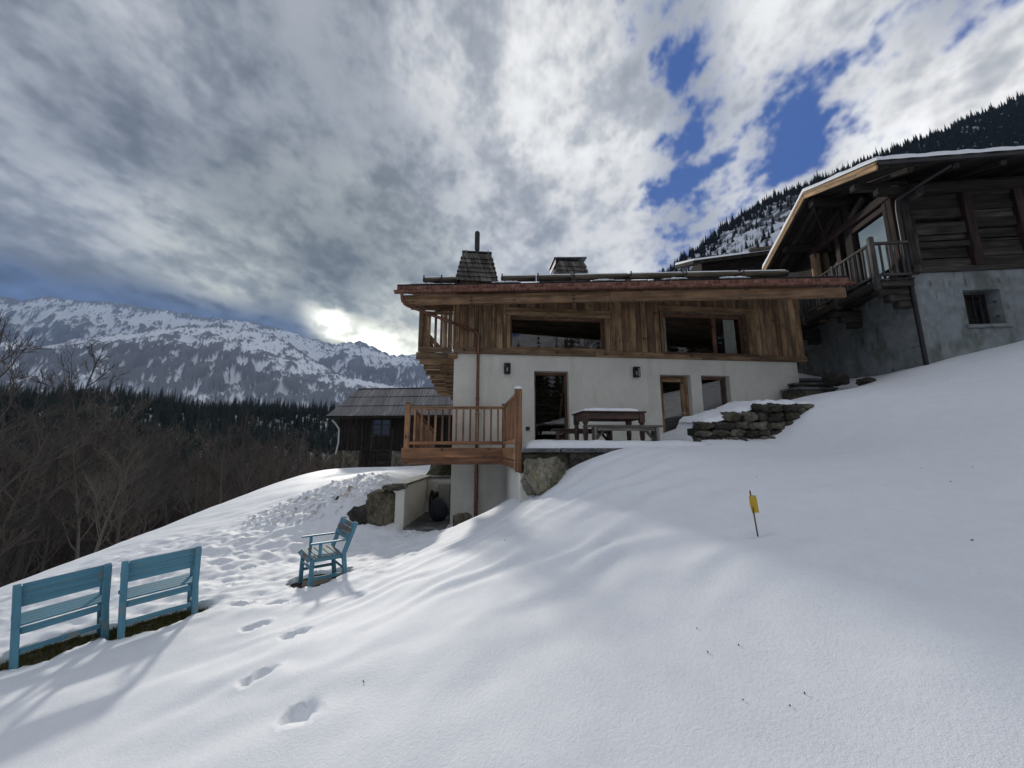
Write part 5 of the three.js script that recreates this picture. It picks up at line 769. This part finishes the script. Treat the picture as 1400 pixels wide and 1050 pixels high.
// ------------------------------------------------------------------ bare trees of the valley slope
function branchTube(out, pts, rads, sides) {   // pts: Vector3[], tapered
  const rings = []; let up = new THREE.Vector3(0.3, 0.1, 1);
  for (let i = 0; i < pts.length; i++) { const d = (i ? pts[i].clone().sub(pts[i - 1]) : pts[1].clone().sub(pts[0])).normalize(), a = new THREE.Vector3().crossVectors(d, up).normalize(), b = new THREE.Vector3().crossVectors(d, a); const ring = []; for (let k = 0; k < sides; k++) { const t = k / sides * Math.PI * 2; ring.push(pts[i].clone().addScaledVector(a, Math.cos(t) * rads[i]).addScaledVector(b, Math.sin(t) * rads[i])); } rings.push(ring); }
  for (let i = 0; i < rings.length - 1; i++) for (let k = 0; k < sides; k++) { const a = rings[i][k], b = rings[i][(k + 1) % sides], c = rings[i + 1][k], d = rings[i + 1][(k + 1) % sides]; for (const p of [a, b, c, b, d, c]) out.push(p.x, p.y, p.z); }
}
function bareTree(seed, H, o = {}) {
  const rg = rng(seed), trunk = [], crown = [], q = (a, b) => a + (b - a) * rg();
  const { spread = 0.62, limbs = 15, twigs = 6, start = 0.22, lean = 0.05, thin = 1, multi = 1 } = o;
  const path = (p, d, L, n, wob, lift) => { const pts = [p.clone()]; let c = p.clone(), v = d.clone().normalize(); for (let i = 0; i < n; i++) { v.x += q(-wob, wob); v.y += q(-wob, wob) + lift; v.z += q(-wob, wob); v.normalize(); c = c.clone().addScaledVector(v, L / n); pts.push(c); } return pts; };
  const rad = (r0, r1, n) => Array.from({ length: n + 1 }, (_, i) => mix(r0, r1, i / n));
  for (let m = 0; m < multi; m++) {
    const h = H * (m ? q(0.75, 0.95) : 1), base = new THREE.Vector3(m ? q(-.5, .5) : 0, -0.5, m ? q(-.5, .5) : 0), tp = path(base, new THREE.Vector3(q(-lean, lean) * (multi > 1 ? 3 : 1), 1, q(-lean, lean) * (multi > 1 ? 3 : 1)), h, 8, 0.07, 0.02), r0 = h * 0.0125 * thin;
    branchTube(trunk, tp, rad(r0, r0 * 0.12, 8), 6);
    for (let i = 0; i < limbs; i++) {
      const t = mix(start, 0.96, (i + rg() * 0.8) / limbs), k = t * 8, k0 = Math.min(7, Math.floor(k)), p = tp[k0].clone().lerp(tp[k0 + 1], k - k0), a = i * 2.4 + q(-.5, .5), L = h * mix(0.42, 0.12, t) * q(0.75, 1.15), d = new THREE.Vector3(Math.cos(a) * spread * 1.3, q(0.5, 1.0), Math.sin(a) * spread * 1.3), rl = r0 * mix(0.5, 0.16, t);
      const lp = path(p, d, L, 5, 0.16, 0.07); branchTube(L > h * .2 ? trunk : crown, lp, rad(rl, rl * 0.2, 5), 4);
      for (let j = 0; j < twigs; j++) {
        const s = q(0.25, 1) * 5, s0 = Math.min(4, Math.floor(s)), bp = lp[s0].clone().lerp(lp[s0 + 1], s - s0), bd = d.clone().normalize().add(new THREE.Vector3(q(-1, 1), q(-.3, .9), q(-1, 1)).multiplyScalar(0.9)), bl = L * q(0.3, 0.55), br = Math.max(0.016, rl * 0.34), bpth = path(bp, bd, bl, 3, 0.2, 0.08); branchTube(crown, bpth, rad(br, 0.011, 3), 3);
        for (let n = 0; n < twigs; n++) { const e = bpth[1 + Math.floor(rg() * 3)], td = bd.clone().normalize().add(new THREE.Vector3(q(-1, 1), q(-.4, 1), q(-1, 1)).multiplyScalar(0.9)), tl = bl * q(0.35, 0.7), tp2 = path(e, td, tl, 2, 0.22, 0.08); branchTube(crown, tp2, [0.016, 0.013, 0.007], 3); }
      }
    }
  }
  const geo = (P) => { const g = new THREE.BufferGeometry(); g.setAttribute('position', new THREE.Float32BufferAttribute(P, 3)); g.computeVertexNormals(); return g; };
  return { trunk: geo(trunk), crown: geo(crown), H };
}
const BARE = [bareTree(101, 16), bareTree(102, 14, { spread: 0.5, limbs: 15 }), bareTree(103, 17, { spread: 0.7, start: 0.3 }), bareTree(104, 12, { spread: 0.75, multi: 2, limbs: 10 }), bareTree(105, 9, { spread: 0.7, multi: 4, limbs: 7, start: 0.1, thin: 0.7, lean: 0.12 })];
const BIRCH = bareTree(120, 15, { spread: 0.34, multi: 2, limbs: 14, start: 0.35, thin: 0.8 });
function plantTree(name, label, category, group, proto, x, z, H, tm, cm, turn) { const t = thing(name, label, category, [x, land(x, z) - 0.3, -z], turn, group), s = H / proto.H; t.scale.set(s, s, s); mesh('trunk', proto.trunk, tm, t); mesh('crown', proto.crown, cm, t); return t; }
{
  const rg = rng(500);
  // by bearing and distance: [bearing u, height of top v, distance]
  const list = [[26, 418, 17.5], [84, 452, 21], [-30, 450, 18], [-90, 500, 20], [8, 540, 19], [60, 560, 21]];
  for (let i = 0; i < 46; i++) { const u = -70 + i * 11.3 + rg() * 8, k = rg(); list.push([u, 556 + rg() * 34 + (u > 350 ? 18 : 0), 24 + k * 42 + Math.max(0, u - 200) * 0.10]); }
  list.forEach(([u, v, d], i) => { const p = at(u, v, d), x = p.x, z = d, g = land(x, z), H = p.y - g; if (beyond(x, z) < 2.2 || H < 3) return; const k = i < 6 ? [0, 2, 1, 0, 3, 4][i] : Math.floor(rg() * 5), bk = M.bark[Math.floor(rg() * 4)];
    if (i < 6) plantTree('bare_tree', ['tall bare tree with fine spreading twigs standing before the snowy range', 'second tall bare tree, slimmer, against the snowy range', 'bare tree at the brow beside the tall spreading tree', 'bare tree on the brow, lowest trunk of the thicket edge', 'forked bare tree at the brow in front of the thicket', 'many stemmed bare shrub at the brow behind the chairs'][i], i === 5 ? 'shrub' : 'tree', null, BARE[k], x, z, Math.min(H, 24), bk, bk, rg() * 6);
    else plantTree('bare_tree', 'leafless brown tree among the dense thicket below the brow', 'tree', 'thicket trees below the brow', BARE[k], x, z, Math.min(H, 26), bk, bk, rg() * 6); });
  { const p = at(142, 546, 60); plantTree('birch_tree', 'pale twin stemmed birch standing out of the thicket', 'tree', null, BIRCH, p.x, 60, p.y - land(p.x, 60), M.birch, M.bark[1], 1); const q = at(176, 552, 66); plantTree('birch_tree', 'slim pale birch behind the twin stemmed one', 'tree', null, BIRCH, q.x, 66, q.y - land(q.x, 66), M.birch, M.bark[1], 3); }
  [[432, 600, 34], [446, 598, 37]].forEach(([u, v, d], i) => { const p = at(u, v, d); plantTree('bare_shrub', ['reddish leafless shrub close to the barn corner', 'reddish leafless shrub behind the one at the barn corner'][i], 'shrub', null, BARE[4], p.x, d, p.y - land(p.x, d), M.bark[3], M.bark[3], i * 2); });
  // the rest of the thicket reads as one mass
  const copies = BARE.map(() => []);
  for (let i = 0; i < 520; i++) { const u = -220 + rg() * 680, d = 17 + Math.pow(rg(), 0.8) * 105, p = at(u, 600, d), s = beyond(p.x, d); if (s < 2.5 || s > 95) continue; const clear = fbm2(p.x * 0.05 + 3, d * 0.05, 2); if (clear > 0.06) continue; const k = Math.floor(rg() * 5), top = at(u, 572 + rg() * 60 + (u > 250 ? 15 : 0), d).y, g = land(p.x, d); let H = Math.min(top - g, BARE[k].H * 1.3); if (H < 2.5) H = 2.5 + rg() * 2; copies[k].push([p.x, g - 0.3, -d, H / BARE[k].H, rg() * 6.28]); }
  const m4 = new THREE.Matrix4(), col = new THREE.Color();
  copies.forEach((c, k) => { const g = mergeGeometries([BARE[k].trunk, BARE[k].crown]), im = new THREE.InstancedMesh(g, M.bark[k % 4], c.length); c.forEach(([x, y, z, s, a], i) => { m4.compose(new THREE.Vector3(x, y, z), new THREE.Quaternion().setFromAxisAngle(new THREE.Vector3(0, 1, 0), a), new THREE.Vector3(s, s, s)); im.setMatrixAt(i, m4); const q = 0.7 + 0.6 * rg(); im.setColorAt(i, col.setRGB(q, q, q)); }); im.name = numbered('thicket'); im.castShadow = im.receiveShadow = true; scene.add(im); tag(im, 'dark leafless thicket filling the valley side below the snow brow', 'thicket', null, 'stuff'); });
}
// ------------------------------------------------------------------ conifers
function conifer(seed, H, W, tiers, snowy) {
  const rg = rng(seed), P = [], T = []; branchTube(T, [new THREE.Vector3(0, -1, 0), new THREE.Vector3(0, H * 0.5, 0), new THREE.Vector3(0, H, 0)], [H * 0.014, H * 0.008, 0.02], 5);
  for (let i = 0; i < tiers; i++) { const t = i / (tiers - 1), y = mix(H * 0.10, H * 0.97, t), r = W * Math.pow(1 - t, 0.8) * (0.85 + rg() * 0.3) + 0.12, n = Math.round(mix(10, 5, t)), a0 = rg() * 6; for (let k = 0; k < n; k++) { const a = a0 + k / n * 6.283 + (rg() - .5) * 0.4, L = r * (0.7 + rg() * 0.55), w = L * 0.34, dx = Math.cos(a), dz = Math.sin(a), dr = -L * (0.22 + rg() * 0.25), px = -dz, pz = dx, m = 0.55; const tip = [dx * L, y + dr, dz * L], in0 = [0, y + H / tiers * 0.55, 0], l = [dx * L * m + px * w, y + dr * m * 0.6 - 0.1 * w, dz * L * m + pz * w], rt = [dx * L * m - px * w, y + dr * m * 0.6 - 0.1 * w, dz * L * m - pz * w], md = [dx * L * m, y + dr * 0.25 + 0.12 * L, dz * L * m]; P.push(...in0, ...l, ...md, ...in0, ...md, ...rt, ...md, ...l, ...tip, ...md, ...tip, ...rt); } }
  const geo = (A) => { const g = new THREE.BufferGeometry(); g.setAttribute('position', new THREE.Float32BufferAttribute(A, 3)); g.computeVertexNormals(); return g; };
  return { trunk: geo(T), crown: geo(P), H };
}
const CON = [conifer(301, 24, 3.4, 17), conifer(302, 20, 3.0, 15), conifer(303, 27, 3.2, 19), conifer(304, 16, 2.9, 12)];
M.needle.side = THREE.DoubleSide;
function forest(name, label, spots) { const m4 = new THREE.Matrix4(), col = new THREE.Color(), rg = rng(spots.length), by = CON.map(() => []); spots.forEach((s) => by[Math.floor(rg() * 4)].push(s)); by.forEach((c, k) => { if (!c.length) return; const im = new THREE.InstancedMesh(mergeGeometries([CON[k].trunk, CON[k].crown]), M.needle, c.length); c.forEach(([x, y, z, s], i) => { m4.compose(new THREE.Vector3(x, y, z), new THREE.Quaternion().setFromAxisAngle(new THREE.Vector3(0, 1, 0), rg() * 6.28), new THREE.Vector3(s, s * (0.9 + rg() * 0.25), s)); im.setMatrixAt(i, m4); const q = 0.75 + 0.55 * rg(); im.setColorAt(i, col.setRGB(q, q, q * 1.05)); }); im.name = numbered(name); im.castShadow = im.receiveShadow = true; scene.add(im); tag(im, label, 'forest', null, 'stuff'); }); }
{
  const rg = rng(900), sp = [];
  for (let i = 0; i < 15000; i++) { const u = -260 + rg() * 960, d = 170 + rg() * 380, p = at(u, 600, d), s = beyond(p.x, d); if (s < 150 || s > 520) continue; const top = 48; sp.push([p.x, land(p.x, d) - 0.5, -d, 0.38 + rg() * 0.40]); }
  forest('conifer_forest', 'dark conifer forest covering the far side of the valley', sp);
}
// ------------------------------------------------------------------ the steep mountainside above the old house
{
  const Z = 700, crest = [[820, 430], [880, 398], [915, 372], [960, 338], [1000, 306], [1050, 276], [1100, 256], [1170, 228], [1230, 205], [1300, 176], [1360, 152], [1400, 134], [1500, 92], [1700, 20], [1900, -50]].map(([u, v]) => at(u, v, Z));
  const nx = 260, nz = 120, P = [], C = [], I = []; const CX = (t) => { const k = t * (crest.length - 1), i = Math.min(crest.length - 2, Math.floor(k)); return crest[i].clone().lerp(crest[i + 1], k - i); };
  const surf = (a, b) => { const c = CX(a), z = mix(Z, 170, b), x = c.x - b * 40, h = mix(c.y, c.y * 0.26 - 10, Math.pow(b, 0.8)), n = (1 - Math.abs(fbm2(x * 0.008, (z + h) * 0.006, 4)) * 2) * 26 * Math.sin(Math.PI * clamp(b + 0.03)) + 5 * fbm2(x * 0.03, z * 0.03, 3); return new THREE.Vector3(x, h + n, -z); };
  for (let j = 0; j <= nz; j++) for (let i = 0; i <= nx; i++) { const b = Math.pow(j / nz, 1.4), p = surf(i / nx, b); P.push(p.x, p.y, p.z); const q = fbm2(p.x * 0.03 + p.y * 0.02, p.y * 0.07 - p.x * 0.035, 4), w = fbm2(p.x * 0.006, p.z * 0.006 + 4, 3), rock = sstep(-0.12, 0.2, q + w * 0.5 + 0.06); C.push(mix(0.78, 0.075, rock), mix(0.8, 0.075, rock), mix(0.84, 0.075, rock)); }
  for (let j = 0; j < nz; j++) for (let i = 0; i < nx; i++) { const a = j * (nx + 1) + i, b = a + 1, c = a + nx + 1, d = c + 1; I.push(a, c, b, b, c, d); }
  const g = new THREE.BufferGeometry(); g.setAttribute('position', new THREE.Float32BufferAttribute(P, 3)); g.setAttribute('color', new THREE.Float32BufferAttribute(C, 3)); g.setIndex(I); g.computeVertexNormals(); structure('hillside', g, M.mountain, 'steep rocky wooded mountainside above the roofs', 'hillside');
  const rg = rng(950), sp = [], edge = [];
  for (let i = 0; i < 5200; i++) { const a = 0.08 + rg() * 0.75, b = Math.pow(rg(), 1.6) * 0.75, p = surf(a, b), dense = sstep(0.30, 0.60, a) + 0.9 * sstep(0.035, 0.0, b) + 0.16 + 0.35 * sstep(0.15, 0.3, fbm2(p.x * 0.01, p.z * 0.01, 2)); if (rg() > dense) continue; sp.push([p.x, p.y - 0.5, p.z, 0.45 + rg() * 0.5]); }
  for (let i = 0; i < 420; i++) { const a = 0.1 + rg() * 0.62, p = surf(a, rg() * 0.012); sp.push([p.x, p.y - 0.5, p.z, 0.42 + rg() * 0.5]); }
  for (let i = 0; i < 5000; i++) { const a = 0.46 + rg() * 0.4, p = surf(a, rg() * 0.45); if (rg() > sstep(0.44, 0.56, a)) continue; sp.push([p.x, p.y - 0.5, p.z, 0.5 + rg() * 0.5]); }
  forest('mountainside_conifers', 'conifers scattered over the steep mountainside', sp);
  for (let i = 0; i < 34; i++) { const a = 0.16 + i * 0.0155 + rg() * 0.008, p = surf(a, 0.002), k = Math.floor(rg() * 4), s = 0.6 + rg() * 0.45, t = thing('conifer_tree', 'single dark conifer standing on the mountainside skyline', 'tree', [p.x, p.y - 0.5, p.z], rg() * 6, 'skyline conifers'); t.scale.set(s, s, s); mesh('trunk', CON[k].trunk, M.needle, t); mesh('crown', CON[k].crown, M.needle, t); }
}
// trees across the slope behind the camera: what the chalet windows mirror
{ const rg = rng(1200); for (let i = 0; i < 14; i++) { const x = -14 + i * 3.2 + rg() * 2, z = -24 - rg() * 22, k = Math.floor(rg() * 4); plantTree('bare_tree', 'leafless tree on the slope facing the chalet windows', 'tree', 'trees facing the chalet windows', BARE[k], x, z, 10 + rg() * 6, M.bark[1], M.bark[1], rg() * 6); } }

{ const rg = rng(1300), sp = []; for (let i = 0; i < 420; i++) { const x = -70 + rg() * 170, z = -44 - rg() * 60; sp.push([x, land(x, z) - 0.5, -z, 0.55 + rg() * 0.35]); } forest('conifer_wood', 'conifer wood on the slope facing the chalet windows', sp); }
scene.fog = new THREE.FogExp2(new THREE.Color(0.42, 0.63, 1.0), 0.00004);
renderer.render(scene, camera);
